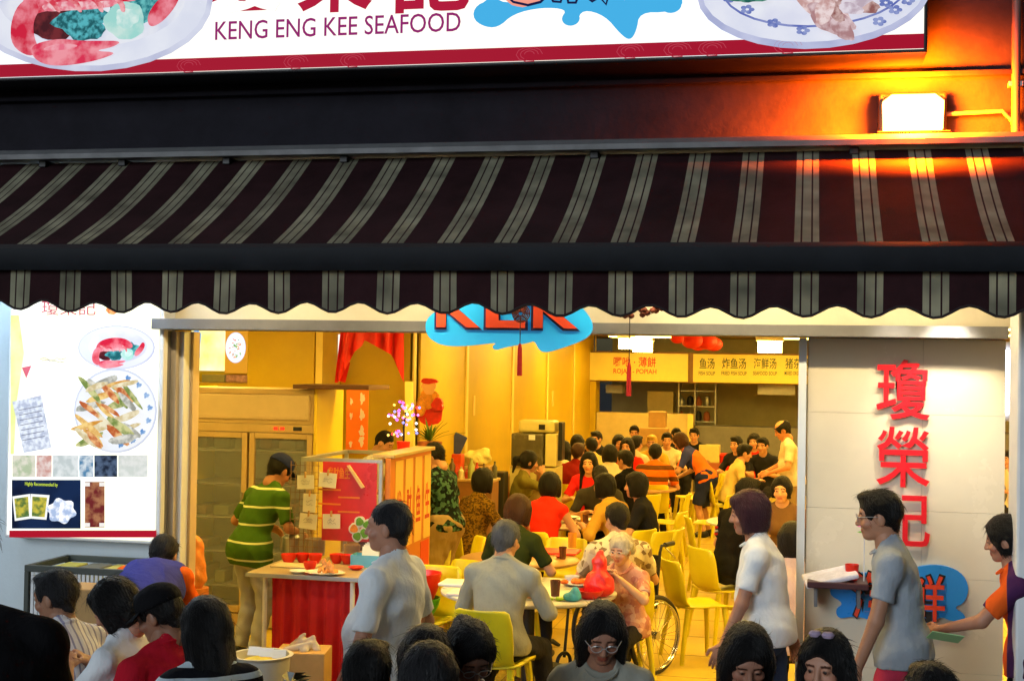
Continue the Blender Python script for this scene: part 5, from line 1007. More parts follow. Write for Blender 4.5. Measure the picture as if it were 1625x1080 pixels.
crate(760, 745, 132, .36, .3, zz(758, 720, 132) - .132, M_card, 'carton', 'tall carton under the yellow plastic sack', 'carton', z=0)
bb = crate(792, 740, 134, .22, .24, .55, mat('black_speaker', (.02, .018, .012), .5, .2), 'black_box', 'black upright box beside the drinks machine', 'box', z=.55); bs = sh_thing('box_stand', 'dark stand under the black upright box', 'stand', 792, 134); MB().box(-.15, .15, -.14, .14, .5, .549, 0, .005).build('top', M_fr, bs)
for x in (-1, 1): MB().box(x*.12 - .02, x*.12 + .02, -.12, .12, 0, .499, 0, .005).build('side', M_fr, bs)
# festive figure and plant
q = spot(682, 150); FG = thing('festive_poster', 'red and gold festive cut out figure on the ochre wall', 'poster', (q.x, q.y, zz(682, 668, 150))); k = MB(); r_ = random.Random(8)
for i, (cx_, cz_, rx_, rz_, mi) in enumerate(((0, .10, .16, .14, 0), (0, .24, .10, .11, 1), (0, .36, .075, .075, 2), (0, .425, .09, .03, 0), (-.08, .15, .05, .10, 1), (.1, .18, .06, .07, 0))): k.prism(blob(cx_, cz_, rx_, rz_, 20, .08, i), -.01*i, .02, mi)
k.build('figure', [mat('festive_red', lin((205, 40, 25)), .5, .3, 14), mat('festive_gold', lin((225, 150, 50)), .5, .5, 20), mat('festive_skin', lin((235, 180, 120)), .5, .1)], FG)
MB().tube([(0, .03, 0), (0, .03, -FG.location.z)], .012, 6).build('stick', M_fr, FG)
q = spot(684, 155); PT = thing('potted_plant', 'green spiky potted plant below the festive figure', 'plant', (q.x, q.y, 0)); zt2 = zz(684, 700, 155)
MB().lathe([(.10, zt2 - .22), (.13, zt2), (.11, zt2), (0, zt2 - .02)], n=18).build('pot', M_cardr, PT, True); MB().lathe([(.14, 0), (.14, zt2 - .221)], n=18).build('stand', M_fr, PT, True); r_ = random.Random(6)
for i in range(34):
    a = r_.uniform(0, 6.28); L_ = r_.uniform(.18, .36); e_ = r_.uniform(.3, 1.3); wl = .013
    if i == 0: L_ = .42; a = .1; e_ = .5
    pts_ = [(math.cos(a)*L_*t*math.cos(e_), math.sin(a)*L_*t*math.cos(e_), zt2 + L_*t*math.sin(e_) - .25*L_*t*t) for t in (0, .35, .7, 1)]; sx_ = (-math.sin(a), math.cos(a)); ww = (.5, 1, .8, .05)
    v = [(p_[0] + sg*sx_[0]*wl*w_, p_[1] + sg*sx_[1]*wl*w_, p_[2] + (.004 if sg else 0)) for p_, w_ in zip(pts_, ww) for sg in (-1, 0, 1)]
    mesh('leaf', v, [(3*j + a_, 3*j + a_ + 1, 3*j + a_ + 4, 3*j + a_ + 3) for j in range(3) for a_ in (0, 1)], mat('leaf_green', (.10, .2, .03), .5, .3, 12), PT, True)
# ================================================================== far stalls
YB = 26.0
STL = thing('food_stall', 'far food stall with yellow signboards over a grey kitchen opening', 'stall', (P(1100, 600, YB).x, YB, 0)); sX = STL.location.x
def stl(px): return P(px, 600, YB).x - sX
zs1, zs0 = P(1000, 560, YB).z, P(1000, 604, YB).z
M_fas = mat('stall_fascia', (.22, .11, .03), .5, .15)
MB().box(stl(915), 6.5, 0, .1, zs0 - .02, zs1 + .03, 0, .004).build('fascia', M_fas, STL)
M_sb = mat('signboard_yellow', (.72, .56, .07), .4, .06, emit=(1, .70, .08), estr=.12)
for a_, b_ in ((918, 1092), (1100, 1330)): MB().box(stl(a_), stl(b_), -.06, -.001, zs0, zs1, 0, .005).build('signboard', M_sb, STL)
def stx(b, px0, px1, py0, py1, m): text('lettering', b, m, STL, stl(px0), stl(px1), P((px0 + px1)/2, py1, YB).z, P((px0 + px1)/2, py0, YB).z, -.061, .003, .01)
M_rk = mat('sign_red_ink', lin((205, 50, 25)), .5, .05); M_gk = mat('sign_green_ink', lin((60, 80, 45)), .5, .05)
stx('囉吔 · 薄餅', 974, 1041, 566, 582, M_rk); stx('ROJAK - POPIAH', 974, 1042, 585, 595, M_rk)
for b, e_, p0, p1 in (('鱼汤', 'FISH SOUP', 1110, 1134), ('炸鱼汤', 'FRIED FISH SOUP', 1146, 1184), ('海鲜汤', 'SEAFOOD SOUP', 1196, 1232), ('猪杂汤', 'MIXED ORGAN SOUP', 1246, 1284)): stx(b, p0, p1, 568, 585, M_gk); stx(e_, p0 - 1, p1 + 1, 589, 595, M_gk)
xl_, xr_ = stl(947), 6.5
MB().box(stl(918), stl(946), .0, .5, 0, zs0 - .021, 0, .006).build('end_panel', M_ochre, STL); MB().box(xl_, stl(1100), .02, .55, 0, P(1000, 655, YB).z, 0, .01).build('counter', mat('stall_counter', (.60, .48, .22), .5, .1), STL); MB().box(stl(1092), stl(1101), -.03, .019, 0, P(1000, 655, YB).z + .01, 0, .004).build('counter_edge', M_strip, STL)
MB().box(stl(1101), xr_, .3, .9, 0, P(1180, 678, YB).z, 0, .01).build('counter', M_alud, STL)
MB().box(stl(947), stl(975), 1.2, 1.6, P(960, 625, YB).z, P(960, 611, YB).z, 0, .01).build('air_conditioner', M_white, STL); MB().box(stl(1017), stl(1060), 1.1, 1.5, 1.2, P(1040, 622, YB).z, 0, .01).build('cabinet', mat('stall_cabinet', (.5, .42, .2), .5, .1), STL)
rk = MB()
for i in range(4): rk.box(stl(1068), stl(1128), 1.2, 1.6, 1.0 + i*.3, 1.02 + i*.3)
for px in (1067, 1094, 1128): rk.box(stl(px), stl(px) + .03, 1.21, 1.59, .3, 2.1)
rk.build('rack', M_alu, STL); r_ = random.Random(14)
for i in range(12): x = stl(1072 + (i % 4)*14); z = 1.021 + (i//4)*.3; MB().lathe([(.06, 0), (.07, .08), (.05, r_.uniform(.1, .2)), (0, .2)], (x, 1.4, z), 12).build('pot', (M_black, M_cardr, M_alu)[i % 3], STL, True)
MB().box(stl(1200), stl(1262), .8, 1.4, P(1230, 628, YB).z, P(1230, 610, YB).z, 0, .01).build('extractor_hood', M_alu, STL)
crate(1168, 700, 92, .42, .4, P(1160, 712, 24.3).z if 0 else .62, M_strip, 'yellow_stand', 'yellow stand under the red tub before the far stall', 'stand', z=0); q = spot(1158, 92)
lobj('red_tub', 'large red plastic tub on a yellow stand before the far stall', 'tub', (spot(1163, 92).x, spot(1163, 92).y, .622), [(.19, 0), (.27, .24), (.29, .25), (.29, .27), (.26, .26), (.18, .02), (0, .02)], M_redp, sx=1)
for i, (px, s, w_, h_, z, m_, lb) in enumerate(((1040, 90, .5, .3, 1.0, M_card, 'long carton on the far counter behind the diners'), (1045, 89, .3, .28, 1.301, M_card, 'square carton on top of the long carton at the far counter'), (1068, 90, .3, .22, 1.0, M_card, 'small carton beside the long carton at the far counter'), (1128, 92, .35, .3, .75, M_mach, 'cream carton stacked beside the red tub'), (1128, 92, .4, .3, .448, M_cardr, 'maroon carton under the cream carton by the red tub'), (1128, 92, .42, .446, 0, M_card, 'brown floor carton under the maroon one by the red tub'))): crate(px, 0, s, w_, .3, h_, m_, 'carton', lb, 'carton', z=z)
ct = sh_thing('side_counter', 'low serving counter under the cartons before the far stall', 'counter', 1050, 89.5); MB().box(-.55, .55, -.22, .22, 0, .995, 0, .01).build('body', MATS['stall_counter'], ct)
# red paper lanterns under the far ceiling
for i, (px, py, r0) in enumerate(((1075, 537, .09), (1098, 540, .15), (1120, 541, .16), (1132, 546, .13), (1108, 548, .10))):
    q = P(px, py, 20.0 + i*.3); LN = thing('paper_lantern', 'red paper lantern in the bunch hanging from the hall ceiling', 'lantern', q, group='bunched red paper lanterns'); nn = 16; v = []; f = []
    for j in range(9):
        ph = math.pi*j/8
        for k_ in range(nn): rr = r0*math.sin(ph)*(1 + (.06 if k_ % 2 else 0)) + .01; v.append((rr*math.cos(6.283*k_/nn), rr*math.sin(6.283*k_/nn), r0*.8*math.cos(ph)))
    f = [(j*nn + k_, (j + 1)*nn + k_, (j + 1)*nn + (k_ + 1) % nn, j*nn + (k_ + 1) % nn) for j in range(8) for k_ in range(nn)]; mesh('shade', v, f, mat('lantern_red', lin((220, 40, 15)), .6, .1), LN, True); MB().tube([(0, 0, r0*.8), (0, 0, ZC - q.z)], .004, 5).build('cord', M_black, LN)
# ---- fluorescent tube in the gap beside the tiled wall, shelf with papers, planter cage, boxes
q = P(1599, 605, 8.6); FT = thing('vertical_tube_light', 'bright vertical fluorescent tube beside the tiled wall edge', 'lamp', q); hh_ = (P(1599, 555, 8.6).z - P(1599, 655, 8.6).z)/2
MB().tube([(0, 0, -hh_), (0, 0, hh_)], .014, 10).build('tube', glow('cold_tube', (225, 235, 255), 9), FT, True); MB().box(-.025, .025, .016, .05, -hh_ - .05, hh_ + .05, 0, .005).build('housing', M_white, FT)
xa_, xb_ = P(1281, 925, 8.0).x, P(1378, 925, 8.0).x; zz_ = P(1320, 928, 8.1).z
WS = thing('wall_shelf', 'dark maroon shelf fixed low on the tiled wall', 'shelf', ((xa_ + xb_)/2, YF, zz_)); MB().box(-(xb_ - xa_)/2, (xb_ - xa_)/2, -.34, -.001, 0, .035, 0, .006).build('board', mat('maroon_laminate', (.06, .018, .022), .4, .2), WS)
for x in (-.12, .12): MB().box(x - .01, x + .01, -.25, -.001, -.12, -.001, 0, .003).build('bracket', M_alud, WS)
np_ = MB().box(-.15, .15, -.11, .11, 0, .03, 0, .01).build('newspaper_bundle', mat('newsprint', (.72, .7, .78), .7, .2, 14, .5, 25), None); np_.location = (P(1318, 908, 8.1).x, 8.1, zz_ + .037); np_.rotation_euler = (R(8), R(-14), R(6)); tag(np_, 'folded white newspaper bundle on the maroon wall shelf', 'newspaper')
lobj('red_cup', 'red plastic cup on the maroon wall shelf', 'cup', (P(1352, 900, 8.1).x, 8.1, zz_ + .036), [(.03, 0), (.04, .09), (.037, .09), (.028, .008), (0, .008)], M_redp)
q = P(1372, 850, 8.05); TF = thing('toy_windmill', 'pink and green toy flower on a stick standing on the wall shelf', 'toy', (q.x, 8.08, zz_ + .036)); MB().tube([(0, 0, 0), (0, 0, q.z - zz_)], .004, 5).build('stick', M_white, TF)
for i in range(5): a = i*1.2566; MB().lathe([(0, -.006), (.02, 0), (0, .006)], (.028*math.cos(a), -.01, q.z - zz_ + .028*math.sin(a)), 10).build('petal', mat(('toy_pink', 'toy_green')[i % 2], lin(((235, 110, 190), (120, 220, 60))[i % 2]), .4, .05), TF, True)
cx0_, cx1_ = P(38, 920, 7.6).x, P(205, 900, 7.6).x; ztop = P(100, 899, 7.6).z
PC = thing('plant_cage', 'dark metal planter cage with white slats under the menu lightbox', 'planter', ((cx0_ + cx1_)/2, 7.85, 0)); hw_ = (cx1_ - cx0_)/2; M_cg = mat('cage_metal', (.05, .06, .05), .5, .2)
fr_ = MB()
for z in (.03, ztop - .04):
    fr_.box(-hw_, hw_, -.25, -.22, z, z + .04, 0, .003); fr_.box(-hw_, hw_, .22, .25, z, z + .04, 0, .003); fr_.box(-hw_, -hw_ + .03, -.219, .219, z, z + .04, 0, .003); fr_.box(hw_ - .03, hw_, -.219, .219, z, z + .04, 0, .003)
for x in (-hw_, hw_ - .03):
    for y in (-.25, .22): fr_.box(x, x + .03, y, y + .03, .0705, ztop - .0405, 0, .003)
fr_.build('frame', M_cg, PC); n_ = 22
for i in range(n_): x = -hw_ + .05 + i*(2*hw_ - .1)/(n_ - 1); MB().box(x - .009, x + .009, -.24, -.23, .0705, ztop - .0405).build('slat', M_white, PC)
for i in range(5): MB().box(-.28 + i*.17, -.14 + i*.17, -.2, .15, ztop - .09, ztop - .03, 0, .01).build('packed_goods', mat(('pack_y', 'pack_g')[i % 2], ((.55, .5, .08), (.15, .16, .12))[i % 2], .5, .3), PC)
MB().box(-hw_ + .031, hw_ - .031, -.215, .215, ztop - .12, ztop - .095, 0, .003).build('tray', M_cg, PC)
bc = MB().box(-.14, .14, -.12, .12, 0, .3, 0, .005).build('carton', M_card, None); q = spot(155, 272); bc.location = (q.x, q.y, zz(155, 928, 272) - .3); tag(bc, 'brown carton numbered in front of the planter cage', 'carton')
text('number', '9', M_black, bc, -.08, -.045, .17, .25, -.1205, .001, .01)
st3 = thing('stool_table', 'dark low stand under the numbered carton', 'stand', (q.x, q.y, 0)); MB().box(-.18, .18, -.16, .16, bc.location.z - .032, bc.location.z - .002, 0, .004).build('top', M_cg, st3)
for x in (-1, 1):
    for y in (-1, 1): MB().tube([(x*.14, y*.12, 0), (x*.14, y*.12, bc.location.z - .033)], .015, 6).build('leg', M_cg, st3)
q = spot(490, 236); zb = zz(490, 1027, 236); cb = MB().box(-.17, .17, -.15, .15, 0, zb - .002, 0, .005).build('carton', M_card, None); cb.location = (q.x, q.y, .003); cb.rotation_euler = (0, 0, R(10)); tag(cb, 'open brown carton with clear film before the red skirt', 'carton')
sd = Sdf(); r_ = random.Random(3)
for i in range(7): sd.cone((r_.uniform(-.1, .1), r_.uniform(-.08, .08), 0), (r_.uniform(-.1, .1), r_.uniform(-.08, .08), r_.uniform(.04, .1)), .03, .012, .02)
V, Q = sd.net(.012); o = npmesh('plastic_film', V, Q, mat('clear_film', (.7, .66, .6), .2, .1, alpha=.55, spec=.7), None); o.location = (q.x, q.y, zb); tag(o, 'crumpled clear film on the open carton', 'film')
q = spot(425, 262); zb = zz(425, 1035, 262); TRY = thing('sorting_tray', 'grey bin with yellow liner and white cards on its rim', 'bin', (q.x, q.y, 0)); k = MB()
k.lathe([(.13, 0), (.17, zb - .02), (.19, zb), (.165, zb), (.15, zb - .05), (0, zb - .06)], (0, 0, 0), 24); k.build('bin', mat('bin_grey', (.5, .48, .42), .5, .1), TRY, True); MB().lathe([(.148, zb - .049), (.10, zb - .03), (0, zb - .035)], n=20).build('liner', mat('yellow_liner', (.7, .58, .05), .5, .1), TRY, True)
for i in range(3): MB().box(-.04, .04, -.002, .002, 0, .055).build('card', M_pap, TRY, loc=(-.08 + i*.09, .06 - .02*i, zb - .025), rot=(R(-30), 0, R(8*i)))
q = spot(470, 300); PL2 = thing('dark_plant', 'dark leafy plant top in front of the carton', 'plant', (q.x, q.y, 0)); zp = zz(470, 1062, 300); MB().lathe([(.09, 0), (.12, .25), (0, .24)], n=14).build('pot', M_black, PL2, True); MB().tube([(0, 0, .2), (0, 0, zp - .05)], .01, 6).build('stem', M_black, PL2); r_ = random.Random(22)
for i in range(26):
    a = r_.uniform(0, 6.28); L_ = r_.uniform(.05, .12); z = zp - r_.uniform(0, .2); c_ = (math.cos(a), math.sin(a)); w_ = .035
    b0 = (c_[0]*.02, c_[1]*.02, z - .03); b1 = (c_[0]*L_ - c_[1]*w_, c_[1]*L_ + c_[0]*w_, z); b2 = (c_[0]*L_*1.7, c_[1]*L_*1.7, z + .01); b3 = (c_[0]*L_ + c_[1]*w_, c_[1]*L_ - c_[0]*w_, z + .012)
    mesh('leaf', [b0, b1, b2, b3], [(0, 1, 2, 3)], mat('dark_leaf', (.015, .02, .015), .4, .2), PL2)
# ================================================================== people
C_ = cloth
jeans = C_('denim', (62, 76, 104)); dark = C_('charcoal', (34, 34, 40)); black = C_('black', (16, 16, 19)); khaki = C_('khaki', (150, 128, 92)); navy = C_('navy', (36, 44, 88)); greyp = C_('grey_trousers', (158, 162, 176))
white = C_('white', (226, 230, 234)); offw = C_('off_white', (222, 208, 176))
# ---- outside, in front of the shop
def strap(T, hl, S, rx, u2, f2, hip, wr):
    p = [S - rx*.13 + u2*.0, S - rx*.09 + f2*.115 - u2*.1, S + f2*.135 - u2*.24, S + rx*.12 + f2*.10 - u2*.42]
    v = []; [v.extend([q + u2*.0 - rx*.022, q + rx*.022]) for q in p]; v2 = [q + f2*.006 for q in v]
    MB().add(v2 + v, [(0, 1, 3, 2), (2, 3, 5, 4), (4, 5, 7, 6), (8 + 2, 8 + 3, 8 + 1, 8), (12, 13, 11, 10), (14, 15, 13, 12)]).build('bag_strap', black, T, True)
person('person in a black top standing with broad shoulder in front of the planter cage', tuple(spot(-104, 520)), 0, H=1.88, lean=6, hunch=10, hair=('short', 'black'), shirt=black, sleeve=1.9, bottom=dark, near=True, w=2.2, head=(10, 20, 0))
person('grey haired person in white striped shirt sitting before the planter cage', (97, 905), 75, sit=True, hair=('short', 'dgrey'), shirt=striped('pinstripe', (222, 222, 230), (150, 150, 180), 0, .035, .3), bottom=dark, near=True, head=(8, 12, 0), skin=(150, 108, 84), collar=True, chair_label='yellow chair under the grey haired person in striped shirt')
person('black haired person in white tee with dark bag strap looking down', (192, 919), 82, sit=True, fem=True, hair=('bob', 'black'), shirt=white, bottom=dark, near=True, head=(28, 12, 0), skin=(170, 122, 98), extra=strap, hands=((-.08, .34, .92), (.07, .34, .92)), curl=.9, chair_label='yellow chair under the person with dark bag strap')
person('person in red shirt and black brimmed hat seen from behind', (262, 930), 62, sit=True, hair=('short', 'black'), shirt=C_('crimson', (178, 22, 42)), bottom=dark, near=True, head=(18, 25, 0), skin=(140, 98, 76), cap=(black, 'cap'), collar=True, chair_label='yellow chair under the person in black hat')
person('long haired person in black and white striped top behind the red shirt', (335, 950), 40, sit=True, fem=True, hair=('long', 'black'), shirt=striped('bw_stripe', (28, 28, 34), (205, 220, 228), 2, .06, .4), bottom=dark, near=True, head=(12, 25, 0), skin=(176, 130, 104), chair_label='yellow chair under the long haired person in striped top')
vest = C_('blue_vest', (58, 62, 140)); org = C_('orange_sleeve', (235, 100, 20))
q = spot(252, 262)
def _vest(S, rx, u2, f2, hip):
    s = Sdf(); m_ = (S + hip)/2; M = np.stack([rx, f2, u2], 1); s.ell(m_ + u2*.08, (.185, .14, .22), .06, M, .03); s.ell(m_ - u2*.1, (.165, .125, .2), .06, M, .022); s.cone(S - rx*.12 - u2*.03, S + rx*.12 - u2*.03, .086, .086, .05); s.ell(S + u2*.07, (.08, .08, .08), .01, M, sub=True); return s.net(.011, (), .003)
person('worker in blue vest with orange sleeves bending over by the door frame', (q.x, q.y - .25, 0), 10, H=1.62, lean=58, hunch=18, hair=('short', 'black'), shirt=org, sleeve=.95, bottom=dark, near=True, head=(15, 0, 0), hands=((-.15, .85, .55), (.2, .8, .55)), extra=lambda T, hl, S, rx, u2, f2, hip, wr: npmesh('vest', *_vest(S, rx, u2, f2, hip), vest, T))

person('man in white tee with short grey hair walking past the skirted table', (622, 793), 82, H=1.70, hair=('buzz', 'dgrey'), shirt=C_('cool_white', (228, 234, 238)), bottom=greyp, near=True, head=(2, 8, 0), skin=(172, 124, 100), belly=.06, w=1.2, feet=((-.09, .2, .08), (.09, -.22, .12)), lean=-8, hunch=6, hands=((-.26, .1, .86), (.26, -.02, .84)), sleeve=.82)
blk = dict(sit=True, near=True, hair=('short', 'black'), bottom=dark)
person('dark haired person seated outside behind the tropical plant', (592, 1017), 10, shirt=black, **blk)
person('dark haired person seated outside next to the braided girl', (684, 995), 20, shirt=dark, chair_label=None, **{**blk, 'hair': ('bob', 'black')})
person('person with round dark bob seated outside facing the hall', (690, 1022), -10, shirt=dark, fem=True, **{**blk, 'hair': ('bob', 'dgrey')})
person('girl with glasses and tied dark hair looking down to her left', (752, 987), 215, sit=True, near=True, fem=True, hair=('bun', 'black'), shirt=white, bottom=dark, glasses=2, head=(30, 0, 0), skin=(150, 108, 88))
def phone(T, hl, S, rx, u2, f2, hip, wr):
    o = MB().box(-.036, .036, -.005, .005, -.07, .07, 0, .004).build('phone', mat('pink_phone', (.7, .5, .52), .3, .05), None); q = T.matrix_basis @ Vector((.09, .34, .93)); o.location = q; o.rotation_euler = (R(-35), 0, T.rotation_euler[2]); tag(o, 'pink phone held by the girl in black by the purple haired woman', 'phone')
person('girl with thin glasses and long black hair in pale sleeveless top', (962, 958), 188, sit=True, near=True, fem=True, hair=('long', 'black'), shirt=C_('pale_grey', (158, 158, 146)), sleeve=.12, bottom=dark, glasses=2, head=(24, 6, 0), skin=(158, 112, 90))
person('girl in black with long dark hair looking down at her pink phone', (1192, 992), 190, sit=True, near=True, fem=True, hair=('long', 'black'), shirt=black, sleeve=.1, bottom=dark, head=(30, 0, 0), skin=(152, 108, 88), hands=((-.1, .3, .9), (.08, .3, .9)), extra=phone)
def bow(T, hl, S, rx, u2, f2, hip, wr):
    k = MB()
    for x in (-1, 1): k.lathe([(0, -.014), (.02, -.011), (.026, 0), (.018, .010), (0, .013)], tuple(hl((x*.026, .03, .138))), 10)
    k.build('hair_bow', C_('lilac', (168, 150, 176)), T, True)
person('girl with lilac ribbon bow in long black hair turning her head', (1316, 1003), 150, sit=True, near=True, fem=True, hair=('long', 'black'), shirt=black, bottom=dark, head=(6, 10, 0), skin=(176, 128, 104), extra=bow)
person('dark haired person low before the tiled wall with only crown showing', (1482, 1052), 20, shirt=black, **blk)
person('woman with purple tinted bob in white tee walking past the entrance', (1192, 780), 86, H=1.66, fem=True, hair=('bob', 'purple'), shirt=C_('tee_white', (232, 236, 240)), bottom=jeans, near=True, head=(6, 6, 0), skin=(182, 130, 104), w=1.12, belly=.03, feet=((-.08, .24, .08), (.08, -.26, .13)), hands=((-.26, .24, .76), (.22, -.12, .8)), sleeve=.7, lean=3)
person('man with glasses in grey tee and pink shorts walking by the tiled wall', (1398, 779), 84, H=1.74, hair=('short', 'black'), shirt=C_('heather_grey', (160, 168, 178)), bottom=C_('pink_shorts', (196, 58, 84)), legs='shorts', near=True, glasses=True, head=(4, 4, 0), skin=(178, 128, 100), feet=((-.09, .22, .08), (.09, -.25, .12)), hands=((-.24, .22, .84), (.24, -.1, .86)), sleeve=.62, lean=4, w=.96)
def slip(T, hl, S, rx, u2, f2, hip, wr):
    o = MB().box(-.08, .08, -.002, .002, -.05, .05).build('order_slip', mat('green_paper', lin((170, 220, 160)), .7, .08), None); o.location = P(1500, 1010, 7.15); o.rotation_euler = (R(60), R(8), R(10)); tag(o, 'pale green order slip held out by the waitress', 'paper')
hq = P(1512, 990, 7.15)
uq = spot(1597, 300); dd = hq - uq; a_ = -R(80); lx = dd.x*math.cos(a_) - dd.y*math.sin(a_); ly = dd.x*math.sin(a_) + dd.y*math.cos(a_)
person('waitress in purple and orange uniform holding out a green slip', (1598, 820), 80, H=1.6, fem=True, hair=('bun', 'black'), shirt=striped('uniform', (70, 36, 78), (225, 92, 30), 1, .30, .36, .55), bottom=black, near=True, head=(10, 0, 0), skin=(172, 122, 98), hands=((-.1, .46, .98), (.2, .05, .8)), feet=((-.08, .2, .08), (.08, -.2, .1)), extra=slip)
# ---- kitchen side
person('man in green striped polo and navy cap bending at the fridge', (447, 722), -32, H=1.66, lean=16, hunch=14, hair=('short', 'black'), shirt=striped('green_polo', (62, 96, 26), (206, 214, 160), 2, .135, .11), bottom=greyp, near=True, head=(26, 0, 0), skin=(170, 116, 84), cap=(navy, 'cap'), sleeve=.85, hem=-.14, hands=((-.2, .3, 1.0), (.24, .34, .98)), collar=True, w=1.08)
person('cook with cropped hair bent behind the glass food case', (612, 683), -100, H=1.68, lean=14, hair=('buzz', 'black'), shirt=white, bottom=dark, head=(25, 0, 0), hands=((-.2, .35, 1.0), (.2, .35, 1.0)))
person('diner in dark tropical shirt and glasses standing at the calligraphy counter', (692, 703), 75, H=1.62, hair=('short', 'black'), shirt=patterned('tropical', [(12, 20, 20), (26, 48, 42), (62, 96, 80)], 34), bottom=khaki, legs='skirt', near=True, head=(26, 0, 0), glasses=True, hands=((-.2, .3, 1.02), (.22, .3, 1.0)), w=1.1)
def sprint(T, hl, S, rx, u2, f2, hip, wr):
    for dz, rgb, w_ in ((.0, (205, 40, 40), .05), (-.035, (220, 215, 205), .04), (-.065, (205, 40, 40), .03)):
        c = S - rx*.236 - u2*(.16 - dz) ; MB().box(-.004, .004, -w_, w_, -.011, .011, 0, .003).build('sleeve_print', mat('print_%d' % rgb[1], lin(rgb), .7, .05), T, loc=tuple(c), rot=(0, R(-8), 0))
# ---- diners
def din(label, at, yaw, shirt, **k):
    kw = dict(sit=True, bottom=dark, chair_label='yellow chair under the ' + label); kw.update(k); return person(label, at, yaw, shirt=shirt, **kw)
I = din
I('grey haired man in grey shirt with his back to the entrance', (808, 826), -8, C_('sage_grey', (150, 152, 142)), near=True, hair=('grey', 'grey'), w=1.1, sleeve=1.05, collar=True, head=(8, -12, 0), feet=((-.2, .2, .08), (.24, .34, .08)))
lw = spot(985, 214)
person('white haired woman in the wheelchair holding up the red bag', (990, 849), 160, H=1.42, sit=True, seat=.38, hunch=8, fem=True, hair=('perm', 'white'), shirt=patterned('dusty_rose', [(190, 140, 122), (206, 168, 148), (170, 112, 100)], 30), bottom=dark, near=True, head=(6, 0, 0), glasses=2, hands=((-.12, .34, .86), (.0, .36, .88)), skin=(206, 160, 122))
I('diner in white patterned shirt beside the wheelchair', (983, 798), 20, patterned('leaf_print_shirt', [(214, 204, 176), (190, 176, 150), (130, 110, 84)], 22), head=(10, 20, 0))
I('brown haired diner in dark green tee behind the grey shirted man', (826, 786), -12, C_('forest', (44, 54, 22)), fem=True, hair=('bob', 'brown'), head=(14, -10, 0))
I('diner in brown leopard pattern blouse with curly dark hair', (770, 744), -40, patterned('leopard', [(122, 92, 22), (96, 70, 16), (70, 50, 16)], 70), fem=True, hair=('bob', 'black'), w=1.18, sleeve=1.4)
I('woman in bright red sleeveless top with shoulder length hair', (876, 750), -15, C_('scarlet', (226, 44, 22)), fem=True, hair=('bob', 'black'), sleeve=0)
I('woman in mustard blouse reaching across the brown table', (962, 752), 60, C_('mustard', (206, 160, 60)), fem=True, hair=('bob', 'black'), sleeve=1.5, lean=14)
I('diner in olive tee with ponytail raising a napkin to the face', (842, 716), -70, C_('olive', (112, 104, 44)), fem=True, hair=('tail', 'black'), hands=((-.1, .28, 1.05), (.1, .3, 1.08)), head=(8, 0, 0))
I('smiling woman in red lace blouse facing the entrance', (937, 718), 178, C_('red_lace', (222, 40, 40)), fem=True, hair=('long', 'black'), skin=(222, 168, 124))
I('dark haired diner bowed over the table beside the red lace blouse', (955, 738), 190, C_('dark_grey_tee', (60, 58, 52)), head=(45, 0, 0), hunch=22, chair_label=None)
I('man in black shirt turned sideways at the crowded table', (994, 714), 60, black, hair=('short', 'black'), w=1.1)
I('person in black tee with straight dark hair facing the mustard blouse', (1012, 750), 85, C_('ink', (26, 26, 34)), fem=True, hair=('bob', 'black'))
I('diner in maroon shirt with brown hair seen from behind', (920, 703), -20, C_('maroon', (130, 26, 18)), hair=('short', 'brown'), w=1.1)
I('diner in cream shirt with thick black hair between the tables', (970, 706), 15, offw, hair=('bob', 'black'))
I('diner in white tee with short hair before the far cartons', (1012, 691), -25, offw)
I('diner in orange and brown striped shirt seen from behind', (1042, 704), 5, striped('orange_stripe', (226, 106, 20), (92, 56, 20), 2, .15, .42, .3), w=1.1)
person('waitress in orange and blue uniform leaning over the far table', (1082, 687), 75, H=1.58, lean=32, hunch=14, fem=True, hair=('bob', 'brown'), shirt=striped('orange_blue', (228, 116, 36), (52, 60, 130), 1, .5, .3, .62), bottom=navy, legs='skirt', head=(20, 0, 0), hands=((-.15, .55, .85), (.15, .5, .8)))
person('balding man in white tee standing beside the grey table', (1243, 667), 100, H=1.7, hair=('bald', 'black'), shirt=offw, bottom=khaki, head=(22, 0, 0), lean=8, hands=((-.2, .36, 1.0), (.2, .36, .98)), skin=(205, 140, 96), belly=.04)
I('man in yellow white shirt in profile near the standing man', (1183, 704), -80, C_('butter', (220, 196, 120)), sleeve=1.3, lean=12, head=(10, 0, 0))
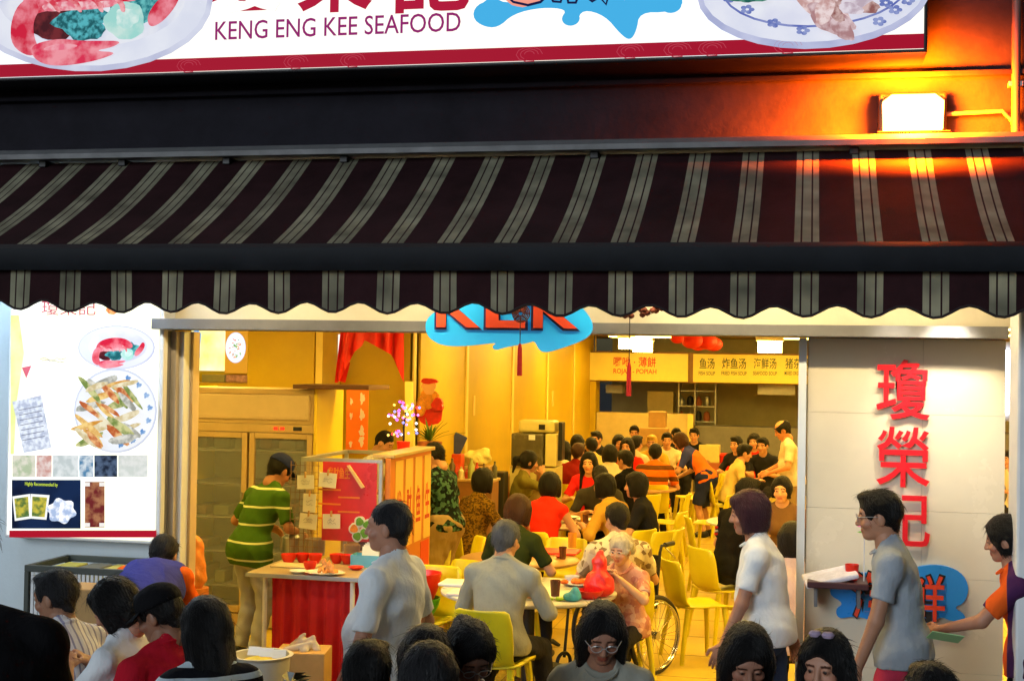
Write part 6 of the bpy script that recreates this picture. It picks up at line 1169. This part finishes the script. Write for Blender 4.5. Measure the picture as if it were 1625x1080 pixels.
I('smiling woman with tied hair facing the entrance by the tiled wall', (1243, 757), 170, C_('brown_tee', (120, 90, 60)), fem=True, hair=('bun', 'black'), skin=(222, 168, 124))
I('person in black tee with red and white print leaning by the aisle', (1190, 759), -50, patterned('black_print', [(14, 14, 16), (16, 16, 18), (20, 18, 18)], 6), H=1.74, seat=.5, lean=14, near=True, w=.95, hair=('short', 'black'), chair_label='yellow chair under the person in black printed tee', extra=sprint)
I('person in pink white top half hidden by the tiled wall edge', (1262, 830), -10, C_('blush', (216, 188, 178)), fem=True, hair=('bob', 'black'), chair_label=None)
far = [(897, 700, -30, 'off', 'long'), (918, 690, 0, 'off', 'bob'), (940, 694, 30, 'butter', 'short'), (948, 684, 160, 'dark', 'short'), (1008, 675, 185, 'olive', 'short'), (984, 690, 200, 'dark', 'bob'), (997, 695, 170, 'red', 'long'), (1036, 690, 180, 'mustard', 'short'), (1060, 686, 190, 'off', 'short'), (1075, 679, 200, 'dark', 'short'), (1103, 679, 175, 'dark', 'short'), (1170, 692, 150, 'dark', 'short'), (1198, 688, 170, 'red', 'bob'), (1212, 694, 160, 'dark', 'short'), (1604, 714, 120, 'off', 'short')]
fc = {'off': ('off white', offw), 'butter': ('butter yellow', MATS['cloth_butter']), 'dark': ('dark', dark), 'olive': ('olive', MATS['cloth_olive']), 'red': ('red', MATS['cloth_scarlet']), 'mustard': ('mustard', MATS['cloth_mustard'])}
wh = ['by the side wall strips', 'next to the side wall long hair', 'behind the maroon shirt', 'at the far end of the side wall table', 'before the far cartons', 'behind the cream shirt', 'beside the dark diner behind cream shirt', 'with pale cap of hair at the cartons', 'facing the striped shirt', 'beside the leaning waitress', 'behind the leaning waitress', 'left of the red diner', 'near the red tub', 'right of the red diner', 'in the gap beyond the tiled wall']
for (px, py, yw, c_, hs), w_ in zip(far, wh):
    person('%s haired diner in %s %s' % ('long' if hs == 'long' else ('bob' if hs == 'bob' else 'short'), fc[c_][0], w_), (px, py), yw, sit=True, shirt=fc[c_][1], bottom=dark, hair=(hs, 'gold' if 'pale cap' in w_ else 'black'), fem=hs != 'short', group='diners at the far tables')
